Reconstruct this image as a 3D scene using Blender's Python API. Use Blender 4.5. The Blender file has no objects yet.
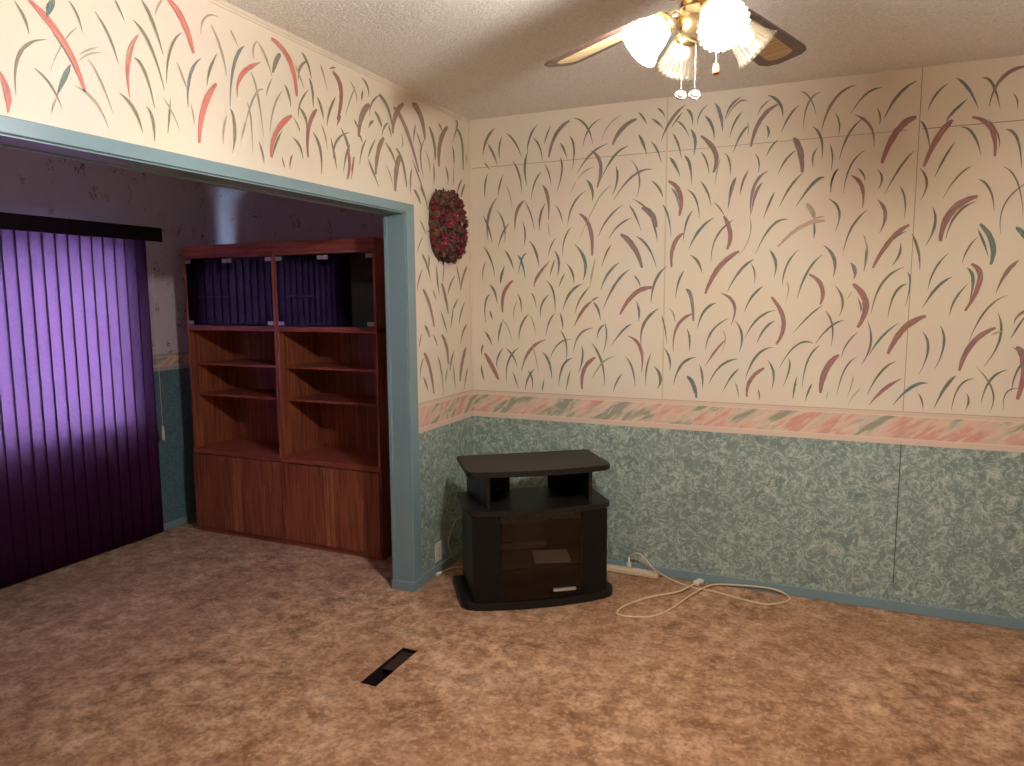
# Room with brush-stroke painted walls, blue opening, bookcases, tv stand and ceiling fan
CAM=(720.60479, -0.41723, -0.117, -0.0065, 2.10158, -4.10921, 1.63796)
BULB_STRENGTH=3100.0
SKY=150.0
EXPOSURE=0.0
BLADE_A0=2
LIGHT_DA=0
CORD_POINTS=[(1.054, -0.042, 0.106), (1.116, -0.075, 0.145), (1.161, -0.085, 0.122), (1.213, -0.1, 0.078), (1.266, -0.022, 0.008), (1.418, -0.113, 0.006), (1.55, -0.129, 0.006), (1.681, -0.167, 0.006), (1.781, -0.191, 0.006), (1.858, -0.19, 0.006), (1.937, -0.121, 0.006), (1.951, -0.052, 0.006), (1.887, -0.022, 0.024), (1.764, -0.022, 0.027), (1.586, -0.022, 0.01), (1.52, -0.095, 0.016), (1.455, -0.246, 0.012), (1.399, -0.417, 0.006), (1.35, -0.532, 0.006), (1.302, -0.591, 0.006), (1.189, -0.63, 0.006), (1.139, -0.606, 0.006), (1.156, -0.505, 0.006), (1.246, -0.351, 0.006), (1.377, -0.237, 0.014), (1.424, -0.143, 0.014), (1.452, -0.077, 0.014)]
CABLE_A=[(0.13, -0.385, 0.354), (0.08, -0.407, 0.305), (0.05, -0.43, 0.209), (0.05, -0.426, 0.146), (0.06, -0.378, 0.062), (0.1, -0.364, 0.025)]
CABLE_B=[(0.024, -0.501, 0.012), (0.031, -0.44, 0.01), (0.054, -0.381, 0.008), (0.106, -0.35, 0.008)]
# painted strokes, in millimetres on their wall: start, middle, end (along, up), width in tenths, paint
STROKES_BACK='''177,2669,119,2601,95,2510,161,g
127,2581,166,2515,192,2444,127,g
104,2470,121,2449,143,2420,83,g
125,2402,107,2332,107,2250,108,g
231,2390,207,2326,197,2265,106,g
239,2340,274,2267,288,2173,68,l
224,2611,206,2551,208,2481,106,g
251,2631,310,2572,355,2477,112,g
455,2660,408,2593,391,2504,129,g
395,2511,374,2422,388,2306,145,g
429,2588,471,2527,488,2443,105,g
542,2644,517,2598,500,2544,93,g
659,2662,574,2593,529,2466,216,m
683,2674,759,2623,799,2517,117,g
599,2542,623,2503,642,2449,125,g
655,2578,685,2509,676,2387,120,g
599,2460,611,2381,579,2260,115,g
504,2427,529,2372,543,2307,89,g
293,2463,335,2386,353,2270,118,g
483,2387,437,2322,414,2221,102,g
807,2388,752,2367,705,2322,87,l
891,2512,791,2464,705,2359,111,g
794,2478,847,2397,827,2271,201,m
848,2655,774,2601,740,2505,89,g
974,2665,898,2617,849,2532,71,l
1056,2631,974,2588,918,2504,233,m
1063,2668,1090,2637,1114,2596,110,g
1169,2674,1195,2657,1216,2620,107,g
1138,2625,1171,2601,1208,2562,114,g
1323,2678,1246,2603,1194,2497,165,m
1310,2642,1278,2604,1249,2562,90,g
1330,2653,1356,2623,1365,2564,135,g
1279,2597,1315,2566,1351,2503,99,g
1445,2665,1404,2625,1390,2562,80,b
1354,2548,1380,2487,1374,2408,166,t
1258,2533,1288,2475,1308,2393,111,g
1065,2546,1088,2507,1116,2433,156,g
1136,2502,1173,2453,1198,2381,105,g
1013,2487,930,2442,850,2317,125,g
1149,2350,1038,2321,927,2194,138,m
1026,2412,1074,2315,1061,2202,89,g
939,2383,946,2303,916,2221,124,g
1243,2407,1276,2360,1302,2299,165,g
1322,2409,1354,2358,1366,2252,152,g
1413,2419,1442,2372,1459,2298,101,g
1411,2505,1489,2409,1481,2307,253,m
1429,2609,1468,2554,1481,2481,158,t
1480,2669,1510,2608,1524,2516,185,b
1518,2380,1501,2323,1493,2235,84,l
1619,2686,1566,2649,1535,2579,129,m
1649,2663,1596,2656,1541,2581,86,m
1627,2612,1586,2560,1561,2482,99,g
1659,2536,1618,2490,1582,2402,127,t
1651,2557,1656,2520,1653,2476,53,l
1749,2678,1805,2636,1826,2562,156,g
1763,2657,1722,2625,1698,2582,70,g
1799,2627,1717,2560,1671,2425,209,m
1744,2531,1758,2496,1753,2461,116,g
1903,2612,1858,2565,1820,2484,102,g
1808,2452,1774,2416,1750,2368,90,g
1904,2680,1952,2642,1986,2552,82,b
2003,2666,1944,2614,1927,2490,86,b
2055,2404,2069,2345,2065,2268,73,g
1970,2499,2012,2440,2020,2336,119,g
2001,2396,1978,2352,1981,2297,97,m
1881,2452,1915,2384,1930,2274,294,m
1896,2389,1847,2343,1811,2273,103,g
1693,2389,1714,2347,1713,2287,78,g
1539,2406,1564,2359,1571,2284,93,g
2165,2681,2067,2621,2013,2473,133,m
2070,2560,2094,2507,2092,2440,77,g
2279,2654,2208,2630,2145,2543,92,g
2430,2668,2352,2610,2295,2502,140,g
2261,2562,2277,2519,2276,2476,74,g
2163,2538,2236,2474,2256,2374,123,m
2213,2523,2143,2451,2102,2324,97,g
2436,2499,2355,2440,2296,2292,303,r
2451,2480,2481,2431,2503,2331,96,g
2560,2640,2511,2592,2482,2522,99,g
2220,2362,2156,2291,2128,2157,83,g
2433,2340,2375,2261,2315,2142,100,g
2591,2661,2642,2610,2691,2510,132,t
2697,2648,2740,2616,2777,2501,118,g
2890,2678,2782,2643,2733,2517,169,m
2823,2565,2842,2531,2844,2488,64,g
2645,2560,2582,2498,2565,2463,123,g
2589,2470,2528,2388,2480,2262,273,r
2668,2474,2747,2415,2769,2286,211,r
2732,2461,2778,2377,2781,2317,70,g
2623,2433,2675,2398,2713,2296,113,g
2805,2404,2853,2358,2878,2224,118,g
2605,2366,2566,2299,2527,2204,96,g
487,2309,523,2229,525,2099,198,m
760,2322,797,2264,797,2194,171,g
705,2322,681,2279,661,2236,41,l
190,2253,131,2150,121,2003,171,m
91,2148,126,2079,154,1978,123,g
185,2177,231,2098,239,1975,104,g
268,2092,224,2035,189,1941,114,g
373,2226,321,2164,307,2047,191,m
373,2219,411,2143,436,2045,92,g
359,2103,374,2029,366,1951,95,g
508,2203,475,2132,468,2040,136,g
525,2091,529,2037,541,1999,58,l
571,2188,599,2141,616,2079,88,g
761,2259,681,2182,647,2059,106,g
722,2127,786,2041,799,1883,235,m
673,2054,629,1987,616,1881,91,g
575,1997,541,1945,525,1883,84,g
402,1985,444,1917,463,1826,151,g
93,1960,142,1878,168,1777,115,g
236,1935,271,1883,297,1814,138,g
324,1901,354,1849,375,1753,137,t
384,1907,354,1880,327,1786,104,t
105,1871,86,1807,86,1744,109,l
235,1836,212,1772,207,1727,160,g
535,1860,457,1772,431,1705,168,r
567,1867,550,1821,535,1766,92,g
562,1921,592,1858,583,1766,141,g
641,1842,678,1787,687,1725,129,g
631,1786,608,1742,593,1703,91,g
694,1951,755,1854,746,1743,192,t
819,1864,800,1792,788,1739,64,l
840,2202,786,2116,706,1954,48,l
917,2280,847,2222,794,2128,79,l
1143,2289,1188,2243,1209,2191,126,g
1238,2279,1304,2208,1303,2087,252,r
1253,2239,1283,2202,1299,2130,140,b
1340,2226,1390,2174,1413,2064,103,g
1413,2267,1453,2205,1472,2131,108,g
983,2166,895,2093,837,1992,110,g
1018,2160,1052,2107,1089,2015,110,g
1034,2090,954,2046,900,1974,101,g
1090,2142,1146,2103,1177,2029,313,m
1040,2194,1116,2140,1154,2088,99,g
1146,2074,1170,2015,1182,1953,102,g
1208,2155,1242,2083,1260,1971,107,g
1378,2112,1343,2050,1328,1947,117,g
1327,1990,1274,1924,1265,1805,222,r
1491,2067,1415,2004,1357,1898,146,t
970,2000,1047,1925,1098,1806,295,m
1062,1983,1130,1922,1181,1804,131,t
916,1943,885,1893,859,1818,103,g
1485,2151,1520,2116,1549,2066,80,m
1542,2073,1578,1981,1564,1894,244,r
1597,2053,1507,1963,1481,1826,100,g
1601,2272,1579,2215,1563,2110,195,g
1666,2308,1638,2252,1623,2178,118,g
1762,2294,1695,2221,1680,2066,165,m
1674,2066,1680,1963,1627,1857,75,l
1738,2239,1703,2180,1685,2079,151,m
1798,2184,1774,2129,1746,2049,115,g
1935,2274,1877,2209,1823,2106,115,g
2038,2241,1984,2215,1906,2104,162,g
2097,2282,2075,2235,2067,2164,83,m
2061,2132,2112,2070,2098,1969,120,g
1956,2115,1983,2077,1997,2036,244,l
1994,2037,1999,1983,1998,1933,100,g
2047,2024,1936,1999,1824,1899,205,p
2046,2046,2015,2042,1991,2033,94,p
1871,2039,1788,2006,1713,1865,118,g
2102,2282,2074,2233,2069,2165,89,g
2158,2243,2211,2185,2219,2078,185,r
2189,2276,2214,2245,2224,2212,92,g
2278,2263,2300,2217,2285,2167,99,g
2380,2177,2406,2109,2407,2020,84,g
2463,2255,2496,2184,2474,2102,106,g
2240,2067,2175,1986,2144,1876,109,g
2284,2116,2323,2044,2301,1952,174,m
2432,1986,2352,1914,2279,1778,228,r
2422,1956,2380,1933,2347,1895,90,g
2526,2067,2541,1982,2505,1880,114,g
2224,1952,2241,1912,2248,1853,59,l
2678,2248,2620,2198,2568,2103,79,g
2709,2186,2759,2134,2782,2030,103,g
2807,2235,2865,2163,2898,2006,70,g
2918,2165,2823,2064,2817,1919,68,g
2711,2107,2607,2039,2568,1901,316,r
2707,2083,2630,2026,2590,1910,121,g
2874,1954,2909,1915,2949,1854,209,t
131,1724,164,1683,183,1607,145,g
293,1746,231,1672,219,1551,221,r
320,1666,342,1621,347,1551,98,g
320,1626,297,1561,300,1496,77,l
142,1665,101,1612,102,1484,114,g
129,1561,140,1535,151,1505,113,g
412,1670,434,1636,446,1576,85,m
530,1660,482,1596,474,1512,116,g
509,1743,556,1679,569,1556,115,g
742,1720,665,1668,619,1566,152,g
787,1705,727,1629,696,1547,111,g
808,1624,742,1561,692,1469,190,r
842,1643,813,1629,793,1614,97,m
808,1614,838,1571,854,1504,129,g
598,1552,614,1503,617,1449,115,g
567,1547,530,1492,508,1408,94,g
396,1543,346,1471,329,1380,130,g
406,1536,428,1481,442,1412,75,l
219,1500,196,1428,189,1357,123,g
208,1520,258,1450,283,1364,66,l
93,1432,121,1397,144,1345,136,g
81,1349,72,1313,72,1276,127,g
92,1293,142,1216,187,1127,274,r
217,1326,183,1264,176,1202,112,g
240,1329,290,1277,317,1211,111,g
329,1334,256,1245,244,1111,121,g
68,1219,73,1167,89,1115,128,g
286,1180,305,1134,322,1078,90,g
432,1205,389,1142,372,1070,129,g
389,1193,416,1149,419,1077,110,g
508,1385,406,1321,345,1187,188,r
406,1381,443,1271,457,1170,65,l
487,1307,529,1248,548,1144,150,t
598,1448,640,1365,638,1247,104,g
671,1390,588,1359,535,1264,91,g
809,1461,723,1416,687,1307,110,g
682,1278,619,1226,593,1105,134,g
667,1203,651,1138,641,1077,93,g
497,1142,489,1101,484,1065,96,g
738,1357,744,1279,719,1190,123,g
825,1286,754,1211,743,1092,242,r
856,1234,826,1194,806,1159,59,l
799,1373,864,1257,880,1116,135,g
1366,1871,1410,1832,1433,1771,136,g
1239,1810,1177,1735,1151,1606,148,g
963,1839,893,1771,855,1682,154,b
820,1873,804,1794,788,1699,90,l
1028,1800,943,1718,869,1570,142,g
1050,1766,1077,1732,1089,1695,94,g
1162,1694,1057,1659,972,1540,256,r
1068,1617,1083,1560,1082,1502,128,g
1196,1575,1113,1486,1099,1365,170,g
1336,1785,1306,1723,1291,1632,113,g
1348,1682,1379,1631,1392,1504,200,b
1401,1550,1306,1478,1284,1332,165,r
1514,1605,1451,1560,1416,1463,141,g
1253,1580,1283,1539,1288,1493,92,l
1212,1539,1234,1467,1246,1373,83,g
885,1479,851,1457,833,1397,122,g
879,1495,891,1409,869,1306,89,g
1043,1484,990,1448,919,1356,119,g
1017,1417,1094,1349,1103,1206,193,r
1008,1294,1047,1230,1067,1124,109,g
1158,1319,1133,1233,1129,1132,96,g
1175,1245,1213,1183,1199,1114,169,g
1231,1352,1264,1290,1265,1222,115,g
1358,1463,1374,1406,1373,1334,111,g
1412,1302,1331,1256,1290,1139,144,g
1431,1262,1449,1203,1451,1125,121,g
1364,1194,1400,1149,1419,1072,226,t
992,1196,960,1152,933,1080,98,g
947,1297,870,1257,808,1168,109,l
1537,1495,1484,1429,1464,1347,110,g
1628,1882,1524,1797,1454,1656,265,r
1782,1885,1816,1817,1809,1740,139,g
1928,1883,1872,1802,1853,1693,97,g
2042,1851,1975,1767,1928,1625,116,g
1708,1838,1637,1780,1571,1665,137,g
1689,1817,1710,1772,1712,1708,77,g
1871,1719,1884,1676,1871,1599,69,l
1982,1753,2046,1687,2042,1595,205,r
1757,1694,1701,1637,1664,1555,122,g
1537,1659,1610,1596,1596,1485,172,m
1801,1636,1866,1508,1833,1384,228,r
1823,1565,1737,1521,1671,1413,115,g
1585,1523,1512,1471,1486,1414,84,g
2056,1592,1990,1535,1916,1444,85,g
2069,1562,2105,1483,2101,1374,96,g
1571,1404,1522,1347,1463,1254,125,r
1549,1459,1568,1407,1546,1323,61,l
1637,1300,1545,1255,1485,1150,118,g
1823,1510,1771,1465,1735,1388,120,g
1615,1509,1654,1436,1645,1336,119,g
2161,1516,2091,1476,2027,1388,104,g
1817,1367,1737,1321,1681,1193,121,g
1778,1254,1708,1187,1691,1092,201,r
1793,1298,1825,1227,1818,1140,116,t
1749,1137,1756,1106,1756,1074,72,g
1625,1170,1640,1135,1648,1079,88,l
1646,1245,1604,1197,1562,1114,102,g
2018,1391,1934,1380,1853,1255,106,g
1895,1311,1904,1257,1875,1156,89,g
1943,1214,1933,1155,1927,1090,101,g
2049,1382,1993,1300,1971,1150,95,g
2020,1180,2003,1138,1989,1083,101,g
2142,1334,2084,1256,2061,1131,300,r
2098,1143,2093,1115,2091,1088,37,l
2046,1899,2098,1831,2098,1737,165,g
2445,1942,2477,1855,2488,1762,119,g
2396,1900,2395,1845,2364,1786,105,g
2247,1900,2247,1837,2239,1760,129,b
2176,1807,2198,1768,2194,1723,186,b
2192,1700,2255,1600,2223,1477,290,r
2216,1633,2233,1587,2234,1555,81,g
2188,1665,2180,1642,2166,1623,50,l
2418,1779,2326,1702,2282,1545,110,g
2438,1697,2385,1650,2359,1530,120,g
2433,1756,2449,1700,2434,1584,84,g
2527,1537,2433,1473,2368,1344,294,r
2107,1693,2147,1620,2135,1535,113,g
2153,1922,2143,1884,2142,1840,36,l
2409,1501,2338,1433,2282,1335,111,t
2266,1513,2288,1400,2249,1287,105,g
2227,1454,2176,1391,2154,1315,81,g
2227,1327,2173,1259,2142,1128,80,g
2213,1234,2207,1174,2186,1106,60,l
2254,1166,2218,1121,2196,1074,56,l
2407,1309,2341,1252,2283,1131,111,g
2437,1223,2357,1161,2297,1082,175,r
2553,1203,2482,1180,2404,1085,162,t
2511,1152,2530,1117,2538,1070,79,g
2517,1458,2544,1373,2512,1248,111,g
2589,1493,2611,1400,2579,1276,109,g
2605,1841,2553,1766,2528,1668,89,g
2627,1727,2567,1677,2510,1579,136,g
2729,1975,2784,1884,2783,1783,238,t
2720,1954,2750,1885,2770,1823,105,t
2722,1914,2687,1863,2665,1792,82,g
2896,1801,2848,1742,2812,1647,173,m
2687,1770,2715,1713,2705,1601,139,t
2703,1788,2744,1713,2691,1563,227,r
2697,1695,2647,1620,2627,1537,88,g
2860,1637,2775,1563,2714,1405,82,g
2826,1554,2842,1432,2785,1296,108,g
2938,1545,2911,1489,2884,1430,90,g
2822,1482,2730,1405,2683,1270,249,r
2854,1470,2823,1457,2803,1447,87,l
2671,1246,2627,1183,2585,1076,154,g
2748,1233,2688,1192,2661,1074,83,g
2720,1161,2731,1123,2719,1074,88,g
2753,1291,2827,1179,2820,1070,76,g
2882,1281,2816,1230,2783,1113,105,g
2911,1393,2948,1304,2930,1140,310,r
2893,1393,2924,1365,2936,1335,66,g
2932,1193,2883,1169,2878,1086,63,g'''
STROKES_LEFT='''-2745,2464,-2720,2428,-2710,2386,79,g
-2704,2481,-2608,2394,-2552,2269,221,R
-2644,2416,-2602,2367,-2575,2312,49,g
-2626,2511,-2644,2477,-2654,2450,183,t
-2585,2521,-2561,2491,-2546,2442,64,g
-2501,2518,-2458,2460,-2431,2384,81,g
-2431,2580,-2415,2556,-2398,2523,71,g
-2558,2455,-2610,2393,-2656,2300,44,l
-2659,2386,-2738,2328,-2760,2208,90,g
-2705,2295,-2661,2265,-2629,2202,70,g
-2592,2337,-2620,2281,-2641,2237,141,t
-2642,2232,-2654,2206,-2662,2182,57,l
-2499,2412,-2531,2396,-2565,2371,53,l
-2485,2401,-2532,2383,-2567,2351,53,l
-2535,2370,-2498,2318,-2461,2224,78,l
-2583,2278,-2520,2247,-2480,2174,95,l
-2804,2269,-2784,2211,-2787,2154,191,R
-2435,2294,-2385,2257,-2357,2187,120,g
-2334,2613,-2295,2564,-2257,2463,131,g
-2244,2645,-2266,2614,-2281,2579,73,l
-2226,2651,-2165,2601,-2127,2504,264,R
-2367,2537,-2305,2475,-2260,2344,120,g
-2347,2499,-2392,2411,-2398,2287,169,R
-2359,2491,-2391,2431,-2398,2390,58,l
-2372,2420,-2332,2382,-2304,2276,107,g
-2173,2560,-2226,2486,-2250,2370,90,g
-1997,2667,-2061,2649,-2090,2579,69,l
-2039,2628,-1999,2560,-1975,2467,111,l
-1948,2643,-1929,2619,-1910,2591,93,l
-1877,2604,-1936,2519,-1967,2360,144,b
-2016,2537,-2054,2471,-2073,2408,101,g
-2093,2497,-2147,2425,-2164,2311,115,b
-2202,2455,-2179,2409,-2166,2374,79,l
-2028,2427,-2094,2324,-2123,2198,237,R
-2337,2275,-2315,2240,-2312,2169,106,g
-2238,2325,-2247,2261,-2257,2204,79,g
-2268,2321,-2233,2278,-2206,2221,66,l
-2153,2331,-2143,2291,-2141,2256,59,l
-1968,2352,-1950,2303,-1963,2201,132,g
-1985,2326,-2004,2269,-2008,2215,92,l
-1884,2332,-1903,2289,-1917,2248,84,l
-1795,2567,-1899,2492,-1926,2405,180,R
-1806,2646,-1831,2608,-1829,2566,91,l
-1807,2642,-1764,2596,-1733,2528,128,l
-1733,2524,-1760,2477,-1771,2446,89,l
-1854,2516,-1820,2446,-1796,2280,110,l
-1784,2467,-1844,2417,-1915,2253,91,l
-1678,2633,-1705,2597,-1728,2546,201,g
-1729,2678,-1623,2620,-1589,2488,275,R
-1878,2397,-1861,2335,-1860,2208,94,l
-1961,2351,-1945,2278,-1967,2190,98,g
-1661,2517,-1638,2483,-1628,2435,136,g
-1675,2490,-1729,2412,-1759,2308,92,l
-1624,2402,-1723,2315,-1760,2210,239,R
-1685,2331,-1725,2273,-1754,2206,114,g
-1618,2399,-1587,2368,-1579,2344,96,l
-1826,2262,-1806,2218,-1800,2178,109,g
-1623,2314,-1579,2283,-1565,2234,137,g
-1694,2225,-1687,2197,-1679,2181,78,g
-1630,2244,-1645,2212,-1650,2181,101,g
-1548,2679,-1510,2643,-1489,2584,161,g
-1513,2651,-1559,2613,-1575,2557,130,g
-1591,2616,-1562,2570,-1537,2529,99,l
-1507,2584,-1486,2546,-1484,2468,162,g
-1510,2536,-1568,2466,-1581,2403,100,g
-1576,2447,-1538,2413,-1534,2370,171,g
-1459,2465,-1520,2373,-1530,2248,217,r
-1493,2361,-1447,2298,-1444,2191,179,g
-1456,2519,-1430,2480,-1418,2430,167,g
-1426,2662,-1407,2628,-1384,2567,108,l
-1316,2680,-1338,2673,-1361,2661,76,g
-1339,2655,-1282,2588,-1316,2451,294,r
-1289,2476,-1305,2454,-1322,2422,142,r
-1323,2551,-1372,2476,-1393,2408,142,g
-1434,2408,-1408,2360,-1399,2302,107,l
-1229,2413,-1326,2357,-1354,2269,119,g
-1371,2362,-1352,2306,-1333,2226,141,g
-1292,2420,-1248,2363,-1235,2308,198,g
-1242,2326,-1237,2260,-1257,2195,212,r
-1224,2362,-1259,2304,-1284,2224,139,g
-1194,2310,-1213,2264,-1223,2234,112,r
-1216,2651,-1170,2607,-1165,2556,104,l
-1169,2635,-1213,2568,-1257,2483,91,l
-1121,2688,-1074,2661,-1066,2612,133,g
-1110,2634,-1119,2607,-1123,2578,126,g
-1058,2578,-1124,2512,-1156,2407,337,m
-1192,2481,-1167,2459,-1148,2444,122,g
-1149,2420,-1136,2403,-1127,2385,113,g
-967,2647,-1043,2585,-1061,2517,104,g
-975,2646,-902,2602,-867,2526,221,g
-1016,2555,-981,2527,-960,2494,212,g
-1025,2509,-1055,2491,-1073,2463,140,g
-749,2654,-833,2575,-858,2482,328,m
-847,2614,-730,2529,-609,2329,306,m
-665,2673,-579,2631,-539,2513,440,m
-898,2528,-938,2495,-962,2444,123,g
-898,2519,-884,2489,-873,2458,129,g
-940,2445,-996,2369,-1024,2253,317,m
-933,2425,-874,2382,-837,2328,172,g
-1094,2407,-1132,2352,-1156,2277,120,g
-1015,2426,-1061,2365,-1085,2321,119,g
-1085,2317,-1045,2262,-997,2195,161,g
-786,2384,-829,2321,-851,2193,382,m
-833,2414,-771,2348,-738,2230,202,g
-1202,2309,-1211,2260,-1227,2196,120,r
-634,2575,-648,2528,-661,2472,140,g
-627,2536,-594,2494,-568,2453,127,g
-490,2591,-436,2514,-430,2422,276,g
-383,2637,-355,2614,-336,2595,158,g
-274,2636,-368,2527,-383,2392,387,m
-178,2690,-158,2665,-225,2554,172,g
-225,2544,-206,2489,-204,2430,173,g
-159,2645,-96,2578,-89,2418,250,g
-208,2429,-211,2350,-223,2309,128,l
-539,2513,-588,2423,-557,2300,146,g
-541,2458,-497,2401,-490,2338,134,l
-450,2409,-443,2345,-449,2278,137,g
-313,2403,-284,2359,-285,2305,188,g
-677,2381,-619,2309,-551,2209,142,g
-679,2336,-699,2271,-697,2191,156,g
-666,2226,-624,2196,-599,2158,208,g
-595,2249,-569,2225,-543,2186,216,g
-781,2501,-766,2452,-784,2423,101,l
-52,2536,-42,2497,-32,2458,139,l
-102,2366,-148,2309,-171,2256,167,g
-70,2335,-105,2285,-117,2253,214,g
-931,2313,-887,2261,-874,2212,95,l
-596,1892,-535,1813,-505,1737,191,g
-526,1890,-519,1847,-529,1802,153,m
-589,1806,-633,1745,-653,1681,121,g
-594,1692,-522,1604,-475,1474,256,m
-435,1828,-427,1738,-407,1660,182,g
-381,1728,-337,1648,-305,1549,281,m
-342,1837,-356,1785,-365,1728,117,g
-211,1778,-275,1718,-306,1654,162,g
-197,1843,-161,1767,-150,1720,151,g
-55,1836,-110,1768,-146,1690,226,g
-485,1687,-464,1660,-447,1631,108,g
-178,1642,-217,1601,-256,1566,162,g
-242,1589,-257,1531,-279,1461,147,g
-88,1618,-142,1552,-170,1480,176,g
-399,1569,-354,1498,-321,1433,160,g
-66,1477,-120,1430,-154,1359,177,g
-580,1489,-549,1455,-529,1420,226,m
-614,1447,-637,1399,-645,1366,104,g
-495,1436,-462,1400,-441,1364,107,g
-392,1425,-336,1358,-315,1245,281,m
-597,1335,-535,1247,-490,1088,279,m
-239,1328,-278,1259,-297,1201,195,g
-84,1330,-139,1235,-169,1128,337,m
-443,1307,-400,1211,-382,1069,139,g
-598,1308,-632,1255,-646,1179,126,g
-613,1204,-583,1161,-556,1107,165,g
-254,1245,-244,1172,-229,1086,125,g
-61,1204,-89,1144,-118,1060,160,g
-328,1228,-342,1182,-355,1136,120,g
-665,2225,-632,2198,-600,2160,159,g
-596,2259,-556,2215,-523,2133,142,g
-610,2071,-577,2035,-543,1995,123,g
-579,1985,-623,1932,-645,1888,92,g
-597,1876,-556,1842,-529,1807,121,g'''
import bpy, bmesh, math, random
from mathutils import Vector, Matrix
random.seed(7)
SC = bpy.context.scene
COL = SC.collection
PI = math.pi

# ------------------------------------------------------------------ dimensions (metres)
H = 2.73                 # ceiling height
BORDER_LO, BORDER_HI = 0.884, 1.055
OPEN_Y0, OPEN_Y1 = -3.05, -0.765      # opening in the left wall
OPEN_TOP = 2.10
WALL_T = 0.118           # thickness of the left wall
FX = -2.22               # window wall of the far room
RX, FY = 3.95, -5.45     # right wall and the wall behind the camera

# ------------------------------------------------------------------ material helpers
def srgb(r, g, b):
    def f(c):
        c /= 255.0
        return c/12.92 if c <= 0.04045 else ((c+0.055)/1.055)**2.4
    return (f(r), f(g), f(b), 1.0)

class NT:
    def __init__(self, name):
        self.m = bpy.data.materials.new(name); self.m.use_nodes = True
        self.t = self.m.node_tree; self.n = self.t.nodes; self.l = self.t.links
        self.b = self.n['Principled BSDF']; self.out = self.n['Material Output']
    def add(self, typ, **kw):
        nd = self.n.new(typ)
        for k, v in kw.items():
            if k.startswith('i_'):
                nd.inputs[k[2:].replace('_', ' ')].default_value = v
            else:
                setattr(nd, k, v)
        return nd
    def link(self, a, b): self.l.new(a, b)
    def coord(self, kind='Object', scale=(1,1,1), rot=(0,0,0)):
        tc = self.add('ShaderNodeTexCoord'); mp = self.add('ShaderNodeMapping')
        mp.inputs['Scale'].default_value = scale; mp.inputs['Rotation'].default_value = rot
        self.link(tc.outputs[kind], mp.inputs['Vector']); return mp.outputs['Vector']
    def noise(self, vec, scale, detail=3, rough=0.5, dist=0.0):
        nd = self.add('ShaderNodeTexNoise')
        nd.inputs['Scale'].default_value = scale; nd.inputs['Detail'].default_value = detail
        nd.inputs['Roughness'].default_value = rough; nd.inputs['Distortion'].default_value = dist
        self.link(vec, nd.inputs['Vector']); return nd.outputs['Fac']
    def ramp(self, fac, stops):
        nd = self.add('ShaderNodeValToRGB'); cr = nd.color_ramp
        while len(cr.elements) < len(stops): cr.elements.new(0.5)
        for e, (p, c) in zip(cr.elements, stops):
            e.position = p; e.color = c if len(c) == 4 else (*c, 1)
        self.link(fac, nd.inputs['Fac']); return nd.outputs['Color']
    def mix(self, fac, a, b):
        nd = self.add('ShaderNodeMix', data_type='RGBA')
        for s, v in ((0, fac), (6, a), (7, b)):
            if hasattr(v, 'is_linked') or hasattr(v, 'links'): self.link(v, nd.inputs[s])
            else: nd.inputs[s].default_value = v
        return nd.outputs[2]
    def math(self, op, a, b=None, clamp=False):
        nd = self.add('ShaderNodeMath', operation=op, use_clamp=clamp)
        for s, v in ((0, a), (1, b)):
            if v is None: continue
            if hasattr(v, 'links'): self.link(v, nd.inputs[s])
            else: nd.inputs[s].default_value = v
        return nd.outputs[0]
    def bump(self, h, strength=0.3, dist=0.01):
        nd = self.add('ShaderNodeBump'); nd.inputs['Strength'].default_value = strength
        nd.inputs['Distance'].default_value = dist
        self.link(h, nd.inputs['Height']); self.link(nd.outputs['Normal'], self.b.inputs['Normal'])
    def fresnel(self, ior=1.5):      # the same reflectance on both faces of a thin pane
        ge = self.add('ShaderNodeNewGeometry'); fr = self.add('ShaderNodeFresnel')
        i = self.math('ADD', ior, self.math('MULTIPLY', ge.outputs['Backfacing'], 1.0/ior-ior))
        self.link(i, fr.inputs['IOR']); return fr
    def base(self, c):
        if hasattr(c, 'links'): self.link(c, self.b.inputs['Base Color'])
        else: self.b.inputs['Base Color'].default_value = c
        return self
    def set(self, rough=0.6, metal=0.0, spec=0.4):
        self.b.inputs['Roughness'].default_value = rough; self.b.inputs['Metallic'].default_value = metal
        self.b.inputs['Specular IOR Level'].default_value = spec
        return self

def plain(name, c, rough=0.5, metal=0.0, spec=0.4, var=0.06, scale=9.0):
    t = NT(name); v = t.coord()
    f = t.noise(v, scale, 4, 0.6)
    d = tuple(x*(1-var) for x in c[:3]) + (1,); e = tuple(min(1, x*(1+var)) for x in c[:3]) + (1,)
    t.base(t.ramp(f, [(0.3, d), (0.7, e)])).set(rough, metal, spec)
    return t.m

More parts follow.
